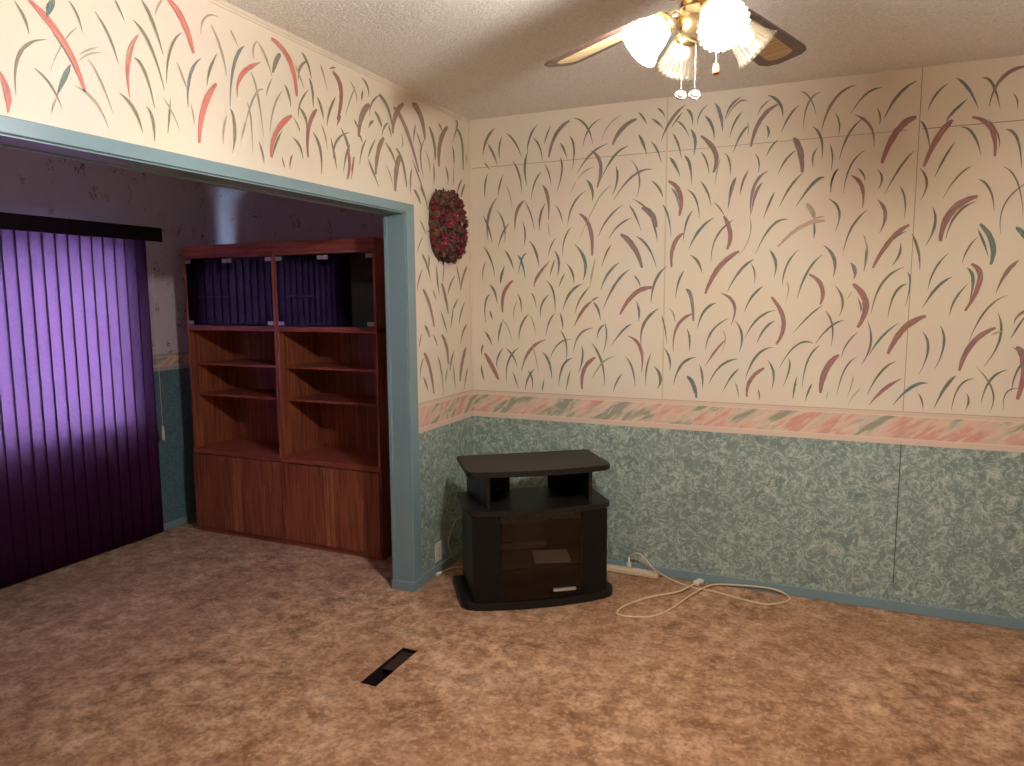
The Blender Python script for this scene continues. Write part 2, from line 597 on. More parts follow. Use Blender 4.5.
# ---- wall paint, border and sponged dado in one wallboard material (zones by height)
def wall_material(name, upper, upper2, upper3, d0, d1, d2, lo, hi, squiggle=False, bandcol=srgb(220,196,180)):
    t = NT(name); v = t.coord()
    n1 = t.noise(v, 1.7, 3, 0.5); n2 = t.noise(v, 2.6, 2, 0.5)
    up = t.mix(t.ramp(n1, [(0.35,(0,0,0)),(0.7,(1,1,1))]), upper, upper2)
    up = t.mix(t.ramp(n2, [(0.45,(0,0,0)),(0.75,(.9,.9,.9))]), up, upper3)
    if squiggle:
        vs = t.coord(scale=(1,1,0.7))
        a = t.noise(vs, 26, 2, 0.5, 1.2)
        ridge = t.math('ABSOLUTE', t.math('SUBTRACT', a, 0.5))
        line = t.math('LESS_THAN', ridge, 0.022)
        patch = t.math('GREATER_THAN', t.noise(vs, 9, 1), 0.60)
        up = t.mix(t.math('MULTIPLY', t.math('MULTIPLY', line, patch), 0.75), up, srgb(80,72,84))
    # dado: sponged swirls
    m1 = t.noise(v, 7, 4, 0.65, 1.0)
    m2 = t.noise(v, 17, 3, 0.55, 1.8)
    m3 = t.noise(v, 24, 2, 0.5, 1.6)
    da = t.mix(t.ramp(m1, [(0.35,(0,0,0)),(0.65,(1,1,1))]), d0, d1)
    da = t.mix(t.ramp(m2, [(0.5,(0,0,0)),(0.66,(.85,.85,.85))]), da, d2)
    curl = t.math('ABSOLUTE', t.math('SUBTRACT', m3, 0.5))
    da = t.mix(t.ramp(curl, [(0.0,(.32,.32,.32)),(0.06,(0,0,0))]), da, tuple(x*0.62 for x in d0[:3])+(1,))
    curl2 = t.math('ABSOLUTE', t.math('SUBTRACT', t.noise(v, 15, 2, 0.5, 2.2), 0.56))
    da = t.mix(t.ramp(curl2, [(0.0,(.42,.42,.42)),(0.06,(0,0,0))]), da, tuple(min(1,x*1.45) for x in d2[:3])+(1,))
    # border: slanting brushed pink, sage and cream daubs between two plain bands
    vb = t.add('ShaderNodeMapping'); tc = t.add('ShaderNodeTexCoord'); t.link(tc.outputs['Object'], vb.inputs['Vector'])
    sep0 = t.add('ShaderNodeSeparateXYZ'); t.link(tc.outputs['Object'], sep0.inputs[0])
    along = t.math('ADD', sep0.outputs['X'], sep0.outputs['Y'])
    comb = t.add('ShaderNodeCombineXYZ')
    shear = t.math('SUBTRACT', along, t.math('MULTIPLY', sep0.outputs['Z'], 1.35))
    t.link(shear, comb.inputs['X']); t.link(t.math('MULTIPLY', sep0.outputs['Z'], 0.9), comb.inputs['Z'])
    b1 = t.noise(comb.outputs[0], 6.5, 2, 0.5, 0.4)
    comb2 = t.add('ShaderNodeCombineXYZ')
    t.link(t.math('MULTIPLY', shear, 1.0), comb2.inputs['X']); t.link(t.math('MULTIPLY', t.math('ADD', along, sep0.outputs['Z']), 0.25), comb2.inputs['Y'])
    b2 = t.noise(comb2.outputs[0], 24, 3, 0.6, 0.6)
    bo = t.ramp(b1, [(0.40,srgb(158,156,138)),(0.47,srgb(204,192,172)),(0.53,srgb(224,186,172)),(0.62,srgb(216,160,148))])
    bo = t.mix(t.ramp(b2, [(0.50,(0,0,0)),(0.60,(.8,.8,.8))]), bo, srgb(226,200,180))
    bo = t.mix(t.ramp(b2, [(0.34,(.45,.45,.45)),(0.42,(0,0,0))]), bo, srgb(164,152,128))
    z = sep0.outputs['Z']
    inb = t.math('MULTIPLY', t.math('GREATER_THAN', z, lo+0.030), t.math('LESS_THAN', z, hi-0.024))
    bo = t.mix(inb, bandcol, bo)
    e1 = t.math('LESS_THAN', t.math('ABSOLUTE', t.math('SUBTRACT', z, hi-0.024)), 0.0022)
    e2 = t.math('LESS_THAN', t.math('ABSOLUTE', t.math('SUBTRACT', z, lo+0.030)), 0.0022)
    bo = t.mix(t.math('MULTIPLY', t.math('MAXIMUM', e1, e2), 0.6), bo, srgb(240,220,196))
    e3 = t.math('LESS_THAN', t.math('ABSOLUTE', t.math('SUBTRACT', z, hi-0.002)), 0.0018)
    bo = t.mix(t.math('MULTIPLY', e3, 0.5), bo, srgb(150,118,96))
    c = t.mix(t.math('GREATER_THAN', z, lo), da, bo)
    c = t.mix(t.math('GREATER_THAN', z, hi), c, up)
    t.base(c).set(0.5, 0, 0.3)
    t.bump(t.noise(v, 60, 3, 0.6), 0.08, 0.004)
    return t.m

WALL = wall_material('painted_wallboard', srgb(225,214,199), srgb(229,216,194), srgb(227,208,198),
                     srgb(118,138,132), srgb(143,159,152), srgb(184,195,184), BORDER_LO, BORDER_HI)
WALLF = wall_material('papered_wallboard', srgb(206,199,208), srgb(198,190,204), srgb(206,196,200),
                      srgb(84,112,122), srgb(92,120,130), srgb(102,128,136), 1.145, 1.265, True, srgb(176,164,160))

def paint_material(name, col):
    # dry brushed paint: streaks along the stroke let the wall colour through
    t = NT(name)
    uv = t.add('ShaderNodeUVMap'); uv.uv_map = 'UVMap'
    mp = t.add('ShaderNodeMapping'); mp.inputs['Scale'].default_value = (3.0, 46.0, 1.0)
    t.link(uv.outputs['UV'], mp.inputs['Vector'])
    s = t.noise(mp.outputs['Vector'], 1.0, 3, 0.6)
    mp2 = t.add('ShaderNodeMapping'); mp2.inputs['Scale'].default_value = (2.2, 9.0, 1.0)
    t.link(uv.outputs['UV'], mp2.inputs['Vector']); s2 = t.noise(mp2.outputs['Vector'], 1.0, 2, 0.5)
    grey = tuple(0.45*a+0.55*b for a, b in zip(col[:3], srgb(98,104,96)[:3]))+(1,)
    c = t.mix(t.ramp(s2, [(0.48,(0,0,0)),(0.64,(.75,.75,.75))]), col, grey)
    c = t.mix(t.ramp(s, [(0.46,(0,0,0)),(0.72,(.62,.62,.62))]), c, srgb(204,186,166))
    t.base(c).set(0.55, 0, 0.3)
    return t.m
PAINT = {
 'g': paint_material('sage_paint', srgb(106,111,98)),
 'l': paint_material('faint_sage_paint', srgb(178,168,144)),
 't': paint_material('teal_paint', srgb(92,120,114)),
 'r': paint_material('rose_paint', srgb(160,106,105)),
 'R': paint_material('coral_paint', srgb(214,122,112)),
 'm': paint_material('mauve_paint', srgb(138,115,112)),
 'b': paint_material('slate_paint', srgb(124,128,132)),
 'G': paint_material('thin_olive_paint', srgb(132,130,110)),
 'M': paint_material('thin_mauve_paint', srgb(152,124,112)),
 'p': paint_material('pale_rose_paint', srgb(204,170,160)),
}
SEAM_D = plain('dark_seam', srgb(158,140,122), 0.8)
SEAM_L = plain('painted_seam_strip', srgb(214,196,168), 0.5)
SEAM_G = plain('dado_seam', srgb(70,76,68), 0.8)
TRIM = plain('blue_grey_trim_paint', srgb(126,150,159), 0.28, 0, 0.5, 0.03, 5)
CREAM = plain('cream_trim_paint', srgb(222,209,192), 0.45)

def carpet_material():
    t = NT('mottled_carpet'); v = t.coord()
    a = t.noise(v, 4.2, 5, 0.62, 0.6); b = t.noise(v, 13, 4, 0.6, 0.3); c = t.noise(v, 1.3, 3, 0.5); f = t.noise(v, 260, 2, 0.6)
    col = t.ramp(a, [(0.37,srgb(138,94,62)),(0.49,srgb(200,150,112)),(0.63,srgb(230,186,150))])
    col2 = t.ramp(b, [(0.39,srgb(118,78,50)),(0.50,srgb(198,148,110)),(0.62,srgb(240,198,162))])
    col = t.mix(0.5, col, col2)
    col = t.mix(t.ramp(c, [(0.42,(0,0,0)),(0.66,(.55,.55,.55))]), col, srgb(158,108,72))
    g = t.noise(v, 46, 3, 0.65, 0.4)
    col = t.mix(t.ramp(g, [(0.36,(.5,.5,.5)),(0.5,(0,0,0))]), col, srgb(124,82,56))
    col = t.mix(t.ramp(g, [(0.54,(0,0,0)),(0.68,(.45,.45,.45))]), col, srgb(232,194,164))
    col = t.mix(t.ramp(f, [(0.35,(.3,.3,.3)),(0.6,(0,0,0))]), col, srgb(110,74,52))
    t.base(col).set(1.0, 0, 0.05)
    t.b.inputs['Sheen Weight'].default_value = 0.15
    t.bump(t.math('ADD', f, t.math('MULTIPLY', b, 1.5)), 0.5, 0.012)
    return t.m
CARPET = carpet_material()

def popcorn_material():
    t = NT('popcorn_ceiling'); v = t.coord()
    a = t.noise(v, 95, 3, 0.7); vo = t.add('ShaderNodeTexVoronoi'); vo.inputs['Scale'].default_value = 75
    t.link(v, vo.inputs['Vector'])
    h = t.math('SUBTRACT', t.math('MULTIPLY', a, 1.2), vo.outputs['Distance'])
    c = t.ramp(a, [(0.3,srgb(222,217,212)),(0.65,srgb(246,242,238))])
    t.base(c).set(0.9, 0, 0.15)
    t.bump(h, 0.7, 0.008)
    return t.m
POPCORN = popcorn_material()

def wood_material(name, dark, mid, light, axis='Z', rough=0.4, scale=1.0):
    t = NT(name)
    sc = {'Z': (34, 34, 1.6), 'X': (1.6, 34, 34), 'Y': (34, 1.6, 34)}[axis]
    v = t.coord(scale=tuple(x*scale for x in sc)); v0 = t.coord(scale=tuple(x*scale*0.25 for x in sc))
    a = t.noise(v, 1.5, 5, 0.65, 0.5); b = t.noise(v0, 1.2, 3, 0.5, 1.8)
    c = t.ramp(a, [(0.32,dark),(0.5,mid),(0.72,light)])
    rings = t.math('FRACT', t.math('MULTIPLY', b, 7.0))
    c = t.mix(t.ramp(rings, [(0.0,(.5,.5,.5)),(0.25,(0,0,0)),(1.0,(0,0,0))]), c, dark)
    t.base(c).set(rough, 0, 0.45)
    t.bump(a, 0.12, 0.002)
    return t.m
OAK = wood_material('red_oak_veneer', srgb(98,50,34), srgb(146,80,56), srgb(174,104,74))
OAKX = wood_material('red_oak_edge', srgb(104,50,36), srgb(150,78,58), srgb(174,98,74), 'X')
OAKP = wood_material('oak_pull_strip', srgb(122,66,46), srgb(164,98,68), srgb(186,118,86))
BLACK = plain('black_laminate', srgb(28,25,25), 0.45, 0, 0.35, 0.12, 160)
BLACK2 = plain('matt_black_panel', srgb(14,13,13), 0.6, 0, 0.25, 0.1, 90)
DARKWOOD = wood_material('fan_blade_wood', srgb(64,44,40), srgb(92,68,60), srgb(112,86,76), 'X', 0.35)
CANE = (lambda t: (t.base(t.ramp(t.math('FRACT', t.math('MULTIPLY', t.noise(t.coord(scale=(1,90,1)), 1.0, 1), 5)), [(0.3,srgb(226,206,160)),(0.7,srgb(186,160,116))])).set(0.55), t.m)[1])(NT('woven_cane'))
BRASS = plain('polished_brass', srgb(216,192,144), 0.22, 1.0, 0.5, 0.05)
CHROME = plain('bright_metal', srgb(200,196,196), 0.3, 0.6, 0.6, 0.03)
MEDAL = plain('silver_medallion', srgb(84,78,76), 0.25, 1.0, 0.5, 0.5, 260)
CHAINM = plain('bead_chain_metal', srgb(130,126,124), 0.3, 1.0)
WHITEP = plain('white_plastic', srgb(228,218,204), 0.45)
IVORY = plain('ivory_cord', srgb(224,200,168), 0.5)
GREYC = plain('grey_cable', srgb(176,166,148), 0.5)
SLOT = plain('dark_slot', srgb(40,36,34), 0.7)
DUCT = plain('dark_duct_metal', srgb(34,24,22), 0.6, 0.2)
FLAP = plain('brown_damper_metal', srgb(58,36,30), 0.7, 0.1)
BLACKV = plain('dark_valance_vinyl', srgb(30,20,30), 0.45)
ALU = plain('white_window_frame', srgb(220,220,222), 0.4)
PAPER = plain('grey_paper', srgb(186,182,176), 0.7)
WOODBOB = plain('pull_bob_wood', srgb(96,48,24), 0.4)

def glass_material(name, tint, k=1.0, rough=0.02):
    # thin pane: straight-through tint plus mirror reflection by the Fresnel law
    t = NT(name); t.n.remove(t.b)
    tr = t.add('ShaderNodeBsdfTransparent'); tr.inputs['Color'].default_value = tint
    gl = t.add('ShaderNodeBsdfGlossy'); gl.inputs['Roughness'].default_value = rough
    fr = t.fresnel()
    mx = t.add('ShaderNodeMixShader')
    t.link(t.math('MULTIPLY', fr.outputs[0], k, True), mx.inputs[0]); t.link(tr.outputs[0], mx.inputs[1]); t.link(gl.outputs[0], mx.inputs[2])
    t.link(mx.outputs[0], t.out.inputs['Surface'])
    return t.m
PANE = glass_material('window_pane_glass', (0.92,0.95,1,1))
SMOKE = glass_material('smoked_glass', (0.20,0.17,0.17,1), 1.3)
SMOKE2 = glass_material('dark_smoked_glass', (0.66,0.59,0.54,1), 1.0)

def shade_material(name='ribbed_shade_glass', cloud=0.014):
    t = NT(name); t.n.remove(t.b)
    tr = t.add('ShaderNodeBsdfTransparent'); tr.inputs['Color'].default_value = (1,.97,.92,1)
    tl = t.add('ShaderNodeBsdfTranslucent'); tl.inputs['Color'].default_value = (1,.95,.86,1)
    df = t.add('ShaderNodeBsdfDiffuse'); df.inputs['Color'].default_value = (.95,.86,.66,1)
    gl = t.add('ShaderNodeBsdfGlossy'); gl.inputs['Roughness'].default_value = 0.12
    m0 = t.add('ShaderNodeMixShader'); m0.inputs[0].default_value = 0.5
    t.link(tl.outputs[0], m0.inputs[1]); t.link(df.outputs[0], m0.inputs[2])
    m1 = t.add('ShaderNodeMixShader'); m1.inputs[0].default_value = cloud
    t.link(tr.outputs[0], m1.inputs[1]); t.link(m0.outputs[0], m1.inputs[2])
    fr = t.fresnel()
    m2 = t.add('ShaderNodeMixShader'); t.link(fr.outputs[0], m2.inputs[0]); t.link(m1.outputs[0], m2.inputs[1]); t.link(gl.outputs[0], m2.inputs[2])
    t.link(m2.outputs[0], t.out.inputs['Surface'])
    return t.m
SHADE = shade_material()
RIB = shade_material('shade_glass_rib', 0.07)

def emit(name, c, s):
    t = NT(name); t.n.remove(t.b)
    e = t.add('ShaderNodeEmission'); e.inputs['Color'].default_value = c; e.inputs['Strength'].default_value = s
    t.link(e.outputs[0], t.out.inputs['Surface']); return t.m
BULB_ON = emit('lit_bulb', (0.955, 0.98, 1.0, 1), BULB_STRENGTH)
BULB_OFF = plain('frosted_bulb_off', srgb(236,226,204), 0.4)

def vane_material():
    t = NT('plum_blind_fabric'); t.n.remove(t.b)
    v = t.coord(scale=(1,1,0.25)); f = t.noise(v, 240, 2, 0.7)
    df = t.add('ShaderNodeBsdfDiffuse'); tl = t.add('ShaderNodeBsdfTranslucent')
    t.link(t.ramp(f, [(0.3,srgb(70,32,66)),(0.7,srgb(92,46,86))]), df.inputs['Color'])
    t.link(t.ramp(f, [(0.3,(0.172,0.106,0.172,1)),(0.7,(0.240,0.160,0.226,1))]), tl.inputs['Color'])
    m = t.add('ShaderNodeMixShader'); m.inputs[0].default_value = 0.5
    t.link(df.outputs[0], m.inputs[1]); t.link(tl.outputs[0], m.inputs[2]); t.link(m.outputs[0], t.out.inputs['Surface'])
    return t.m
VANE = vane_material()

def flower_mat(name, a, b, sc=60):
    t = NT(name); v = t.coord()
    t.base(t.ramp(t.noise(v, sc, 3, 0.6), [(0.35, a), (0.65, b)])).set(0.85, 0, 0.2); return t.m
ROSE = flower_mat('dried_rose_petal', srgb(146,54,66), srgb(194,88,98))
BERRY = flower_mat('dark_red_berry', srgb(96,24,34), srgb(134,42,50))
CONE = flower_mat('pine_cone_scale', srgb(86,58,50), srgb(132,98,80))
MOSS = flower_mat('dark_dried_foliage', srgb(72,52,48), srgb(106,84,68), 40)
PLUMB = flower_mat('plum_dried_leaf', srgb(94,44,60), srgb(126,64,80))
PALEB = flower_mat('pale_dried_blossom', srgb(190,160,148), srgb(214,188,170))

# ------------------------------------------------------------------ mesh helpers
def box(bm, lo, hi, mi=0, bevel=0.0, seg=2):
    x0,y0,z0 = lo; x1,y1,z1 = hi
    vs = [bm.verts.new(p) for p in ((x0,y0,z0),(x1,y0,z0),(x1,y1,z0),(x0,y1,z0),(x0,y0,z1),(x1,y0,z1),(x1,y1,z1),(x0,y1,z1))]
    fs = [bm.faces.new([vs[i] for i in f]) for f in ((3,2,1,0),(4,5,6,7),(0,1,5,4),(1,2,6,5),(2,3,7,6),(3,0,4,7))]
    for f in fs: f.material_index = mi
    if bevel > 0:
        es = set(e for f in fs for e in f.edges)
        r = bmesh.ops.bevel(bm, geom=list(es), offset=bevel, segments=seg, profile=0.5, affect='EDGES')
        for f in r['faces']: f.material_index = mi
    return vs

def prism(bm, pts, z0, z1, mi=0, bevel=0.0, seg=3):
    n = len(pts)
    a = [bm.verts.new((x,y,z0)) for x,y in pts]; b = [bm.verts.new((x,y,z1)) for x,y in pts]
    fs = [bm.faces.new(a[::-1]), bm.faces.new(b)]
    for i in range(n):
        fs.append(bm.faces.new((a[i], a[(i+1)%n], b[(i+1)%n], b[i])))
    for f in fs: f.material_index = mi
    if bevel > 0:
        es = list(fs[0].edges) + list(fs[1].edges)
        r = bmesh.ops.bevel(bm, geom=es, offset=bevel, segments=seg, profile=0.5, affect='EDGES')
        for f in r['faces']: f.material_index = mi

def tube(bm, pts, r, n=8, mi=0, caps=True, radii=None):
    pts = [Vector(p) for p in pts]; rings = []
    up = Vector((0,0,1)); prev = None
    for i, p in enumerate(pts):
        d = (pts[min(i+1,len(pts)-1)] - pts[max(i-1,0)]).normalized()
        if prev is None:
            s = d.cross(up)
            if s.length < 1e-3: s = d.cross(Vector((1,0,0)))
            s.normalize()
        else:
            s = prev - d*prev.dot(d); s.normalize()
        prev = s; u = s.cross(d); rr = radii[i] if radii else r
        rings.append([bm.verts.new(p + (s*math.cos(2*PI*k/n) + u*math.sin(2*PI*k/n))*rr) for k in range(n)])
    for i in range(len(rings)-1):
        for k in range(n):
            f = bm.faces.new((rings[i][k], rings[i][(k+1)%n], rings[i+1][(k+1)%n], rings[i+1][k])); f.material_index = mi; f.smooth = True
    if caps:
        f = bm.faces.new(rings[0][::-1]); f.material_index = mi
        f = bm.faces.new(rings[-1]); f.material_index = mi

def lathe(bm, prof, n=32, M=None, mi=0, mod=None, smooth=True, cap=True):
    M = M or Matrix()
    rings = []
    for i, (r, z) in enumerate(prof):
        ring = []
        for k in range(n):
            a = 2*PI*k/n; rr = r*(mod(i/(len(prof)-1), k) if mod else 1)
            ring.append(bm.verts.new(M @ Vector((rr*math.cos(a), rr*math.sin(a), z))))
        rings.append(ring)
    for i in range(len(rings)-1):
        for k in range(n):
            f = bm.faces.new((rings[i][k], rings[i][(k+1)%n], rings[i+1][(k+1)%n], rings[i+1][k])); f.smooth = smooth; f.material_index = mi
    if cap:
        for ring, rev in ((rings[0], True), (rings[-1], False)):
            f = bm.faces.new(ring[::-1] if rev else ring); f.material_index = mi

def ball(bm, c, r, M=None, seg=10, ring=7, mi=0, sc=(1,1,1)):
    mat = Matrix.Translation(Vector(c)) @ (M or Matrix()) @ Matrix.Diagonal((*[r*s for s in sc],1))
    res = bmesh.ops.create_uvsphere(bm, u_segments=seg, v_segments=ring, radius=1, matrix=mat)
    for v in res['verts']:
        for f in v.link_faces: f.material_index = mi; f.smooth = True

def catmull(pts, sub=8):
    pts = [Vector(p) for p in pts]; out = []
    P = [pts[0]*2-pts[1]] + pts + [pts[-1]*2-pts[-2]]
    for i in range(1, len(P)-2):
        for k in range(sub):
            t = k/sub; a,b,c,d = P[i-1:i+3]
            out.append(0.5*((2*b)+(c-a)*t+(2*a-5*b+4*c-d)*t*t+(3*b-a-3*c+d)*t**3))
    out.append(pts[-1]); return out

def obj(name, bm, mats, parent=None, kind=None, loc=None, label=None):
    me = bpy.data.meshes.new(name)
    bmesh.ops.recalc_face_normals(bm, faces=bm.faces[:]) if kind != 'raw' else None
    bm.to_mesh(me); bm.free()
    for m in (mats if isinstance(mats, (list, tuple)) else [mats]): me.materials.append(m)
    o = bpy.data.objects.new(name, me); COL.objects.link(o)
    if parent: o.parent = parent
    if loc: o.location = loc
    if kind and kind != 'raw': o['kind'] = kind
    if label: o['label'] = label
    return o

def thing(name, label, cat, loc=(0,0,0), rz=0.0, group=None):
    o = bpy.data.objects.new(name, None); COL.objects.link(o)
    o.empty_display_size = 0.1
    o.location = loc; o.rotation_euler = (0,0,rz); o['label'] = label; o['category'] = cat
    if group: o['group'] = group
    return o
def tag(o, label, cat, group=None):
    o['label'] = label; o['category'] = cat
    if group: o['group'] = group
    return o
def B(): return bmesh.new()
def boxobj(name, lo, hi, m, parent=None, bevel=0.0, kind=None, label=None):
    bm = B(); box(bm, lo, hi, 0, bevel); return obj(name, bm, m, parent, kind, label=label)

# ------------------------------------------------------------------ the setting
# floor with the open register hole
VX0, VX1, VY0, VY1 = 0.307, 0.390, -1.700, -1.356
bm = B()
xs = [FX-0.1, VX0, VX1, RX+0.1]; ys = [FY-0.1, VY0, VY1, 0.1]
for i in range(3):
    for j in range(3):
        if i == 1 and j == 1: continue
        box(bm, (xs[i],ys[j],-0.03), (xs[i+1],ys[j+1],0.0))
bmesh.ops.remove_doubles(bm, verts=bm.verts[:], dist=1e-5)
dup = [f for f in bm.faces if len(f.verts) == 4 and all(len(e.link_faces) > 2 for e in f.edges) and abs(f.normal.z) < 0.1]
obj('floor', bm, CARPET, kind='structure')
boxobj('ceiling', (FX-0.1,FY-0.1,H), (RX+0.1,0.1,H+0.08), POPCORN, kind='structure')

STROKE_MATS = list(PAINT.keys())
def add_strokes(bm, rows, place, offset, base_index, tone=None):
    uv = bm.loops.layers.uv.get('UVMap') or bm.loops.layers.uv.new('UVMap')
    for idx, row in enumerate(rows):
        q = row.split(','); c = q[-1]; u0,z0,u1,z1,u2,z2,w = [float(v) for v in q[:-1]]
        u0,z0,u1,z1,u2,z2 = [v/1000 for v in (u0,z0,u1,z1,u2,z2)]; w /= 10000.0
        cu, cz = 2*u1-(u0+u2)/2, 2*z1-(z0+z2)/2
        N = 14; L = []; R_ = []
        off = offset + (idx % 7)*0.00012
        bias = random.uniform(0.28, 0.5)
        for k in range(N+1):
            t = k/N
            u = (1-t)**2*u0+2*t*(1-t)*cu+t*t*u2; z = (1-t)**2*z0+2*t*(1-t)*cz+t*t*z2
            du = 2*(1-t)*(cu-u0)+2*t*(u2-cu); dz = 2*(1-t)*(cz-z0)+2*t*(z2-cz)
            l = math.hypot(du, dz) or 1e-6
            e_ = 0.9 if w < 0.02 else 0.5; g_ = 0.10 if w < 0.02 else 0.18
            prof = min(1.0, (t/bias*1.25+g_)**e_)*min(1.0, ((1-t)/(1-bias)*1.25+g_)**e_)
            h = 0.5*w*prof*1.02
            j1 = 1+random.uniform(-.10,.10); j2 = 1+random.uniform(-.10,.10)
            L.append(bm.verts.new(place(u-dz/l*h*j1, z+du/l*h*j1, off))); R_.append(bm.verts.new(place(u+dz/l*h*j2, z-du/l*h*j2, off)))
        seed = random.uniform(0, 50)
        for k in range(N):
            f = bm.faces.new((L[k], R_[k], R_[k+1], L[k+1])); f.material_index = base_index + STROKE_MATS.index(tone.get(c, c) if tone else c)
            for lp, (a, b) in zip(f.loops, ((k/N,0),(k/N,1),((k+1)/N,1),((k+1)/N,0))):
                lp[uv].uv = (a+seed, b*0.22+seed*0.37)

def strip(bm, place, u0, u1, z0, z1, off, mi):
    vs = [bm.verts.new(place(u, z, off)) for u, z in ((u0,z0),(u1,z0),(u1,z1),(u0,z1))]
    f = bm.faces.new(vs); f.material_index = mi

# wall_back: painted wall facing the camera (main room)
pb = lambda u, z, d: (u, -d, z)
bm = B(); box(bm, (-0.06,0,0), (RX+0.1,0.1,H))
mats = [WALL, SEAM_D, SEAM_L, SEAM_G] + [PAINT[k] for k in STROKE_MATS]
strip(bm, pb, 2.4490, 2.4520, BORDER_HI, H, 0.0009, 1); strip(bm, pb, 2.4485, 2.4530, 0.15, BORDER_LO, 0.0009, 3)
strip(bm, pb, 1.222, 1.227, BORDER_HI, H, 0.0009, 2); strip(bm, pb, 1.228, 1.2295, BORDER_HI, H, 0.0009, 1)
strip(bm, pb, 3.66, 3.664, BORDER_LO, H, 0.0009, 1)
strip(bm, pb, 0.02, 1.22, 2.4385, 2.4415, 0.0009, 1); strip(bm, pb, 1.235, 2.40, 2.4385, 2.4410, 0.0009, 1); strip(bm, pb, 2.46, RX, 2.4380, 2.4420, 0.0009, 1)
extra = []
for i in range(75):
    u = random.uniform(2.99, 3.9); z = random.uniform(1.15, 2.6); d = random.choice((-1,1)); hgt = random.uniform(.08,.2); w_ = random.uniform(.03,.12)
    extra.append(','.join(str(int(v*1000)) for v in (u, z, u+d*w_*0.75, z-hgt*0.4, u+d*w_, z-hgt)) + ',%d,%s' % (random.choice((100,130,160,320)), random.choice('gggggtrm')))
add_strokes(bm, STROKES_BACK.split() + extra, pb, 0.0012, 4)
obj('wall_back', bm, mats, kind='structure')

# wall_left: partition with the wide opening
pl = lambda u, z, d: (d, u, z)
bm = B()
box(bm, (-WALL_T,OPEN_Y1+0.0,0), (0,0,H)); box(bm, (-WALL_T,OPEN_Y0,OPEN_TOP), (0,OPEN_Y1,H)); box(bm, (-WALL_T,FY,0), (0,OPEN_Y0,H))
extra = []
for i in range(150):
    u = random.uniform(-5.3, -2.92); z = random.uniform(2.35, 2.66) if u > -3.2 else random.uniform(1.25, 2.66)
    d = random.choice((-1,1)); hgt = random.uniform(.07,.17); w_ = random.uniform(.03,.09)
    if u > -3.2: hgt = min(hgt, z-2.19)
    extra.append(','.join(str(int(v*1000)) for v in (u, z, u+d*w_*0.75, z-hgt*0.4, u+d*w_, z-hgt)) + ',%d,%s' % (random.choice((70,80,90,110,200)), random.choice('ggggglltR')))
add_strokes(bm, STROKES_LEFT.split() + extra, pl, 0.0012, 4, {'g':'G','m':'M'})
obj('wall_left', bm, mats, kind='structure')

# far room and the unseen sides
bm = B(); box(bm, (FX-0.1,0,0), (-0.06,0.1,H)); obj('wall_far_back', bm, WALLF, kind='structure')
WY0, WY1, WZ0, WZ1 = -2.32, -0.735, 0.80, 2.05
bm = B()
box(bm, (FX-0.1,WY1,0), (FX,0,H)); box(bm, (FX-0.1,FY,0), (FX,WY0,H)); box(bm, (FX-0.1,WY0,0), (FX,WY1,WZ0)); box(bm, (FX-0.1,WY0,WZ1), (FX,WY1,H))
obj('wall_far_left', bm, WALLF, kind='structure')
boxobj('wall_right', (RX,FY,0), (RX+0.1,0,H), WALL, kind='structure')
boxobj('wall_front', (FX-0.1,FY-0.1,0), (RX+0.1,FY,H), WALL, kind='structure')

# window: frame, mullion, glass
bm = B()
for lo, hi in (((FX-0.09,WY0,WZ0),(FX-0.02,WY0+0.04,WZ1)), ((FX-0.09,WY1-0.04,WZ0),(FX-0.02,WY1,WZ1)), ((FX-0.09,WY0,WZ0),(FX-0.02,WY1,WZ0+0.04)), ((FX-0.09,WY0,WZ1-0.04),(FX-0.02,WY1,WZ1))):
    box(bm, lo, hi, 0, 0.004)
win = obj('window_1', bm, ALU, kind='structure')
boxobj('mullion', (FX-0.075,(WY0+WY1)/2-0.015,WZ0+0.04), (FX-0.035,(WY0+WY1)/2+0.015,WZ1-0.04), ALU, win, 0.003)
boxobj('pane', (FX-0.058,WY0+0.04,WZ0+0.04), (FX-0.052,WY1-0.04,WZ1-0.04), PANE, win)

# trim round the opening: casing on the room face, lining through the wall, plinth band at the foot
bm = B()
c = 0.013
box(bm, (0,OPEN_Y1+0.0,0), (c,-0.686,2.143), 0, 0.003)                       # right casing
box(bm, (0,OPEN_Y0,OPEN_TOP-0.004), (c,OPEN_Y1,2.143), 0, 0.003)             # head casing
box(bm, (0,OPEN_Y0-0.06,0), (c,OPEN_Y0,2.143), 0, 0.003)
lx0 = -WALL_T-0.006
box(bm, (lx0,OPEN_Y1-0.006,0), (0.001,OPEN_Y1+0.002,OPEN_TOP), 0)          # jamb lining
box(bm, (lx0-0.004,OPEN_Y1-0.012,0), (lx0+0.018,OPEN_Y1,OPEN_TOP), 0, 0.003) # far stop
box(bm, (lx0,OPEN_Y0,OPEN_TOP-0.010), (0.001,OPEN_Y1,OPEN_TOP+0.001), 0)   # head lining
box(bm, (lx0-0.004,OPEN_Y0,OPEN_TOP-0.016), (lx0+0.018,OPEN_Y1,OPEN_TOP), 0, 0.003)
box(bm, (lx0,OPEN_Y0-0.002,0), (0.001,OPEN_Y0+0.006,OPEN_TOP), 0)
box(bm, (lx0-0.008,OPEN_Y1-0.020,0), (c+0.008,-0.680,0.052), 0, 0.003)       # foot band
obj('trim_1', bm, TRIM, kind='structure')
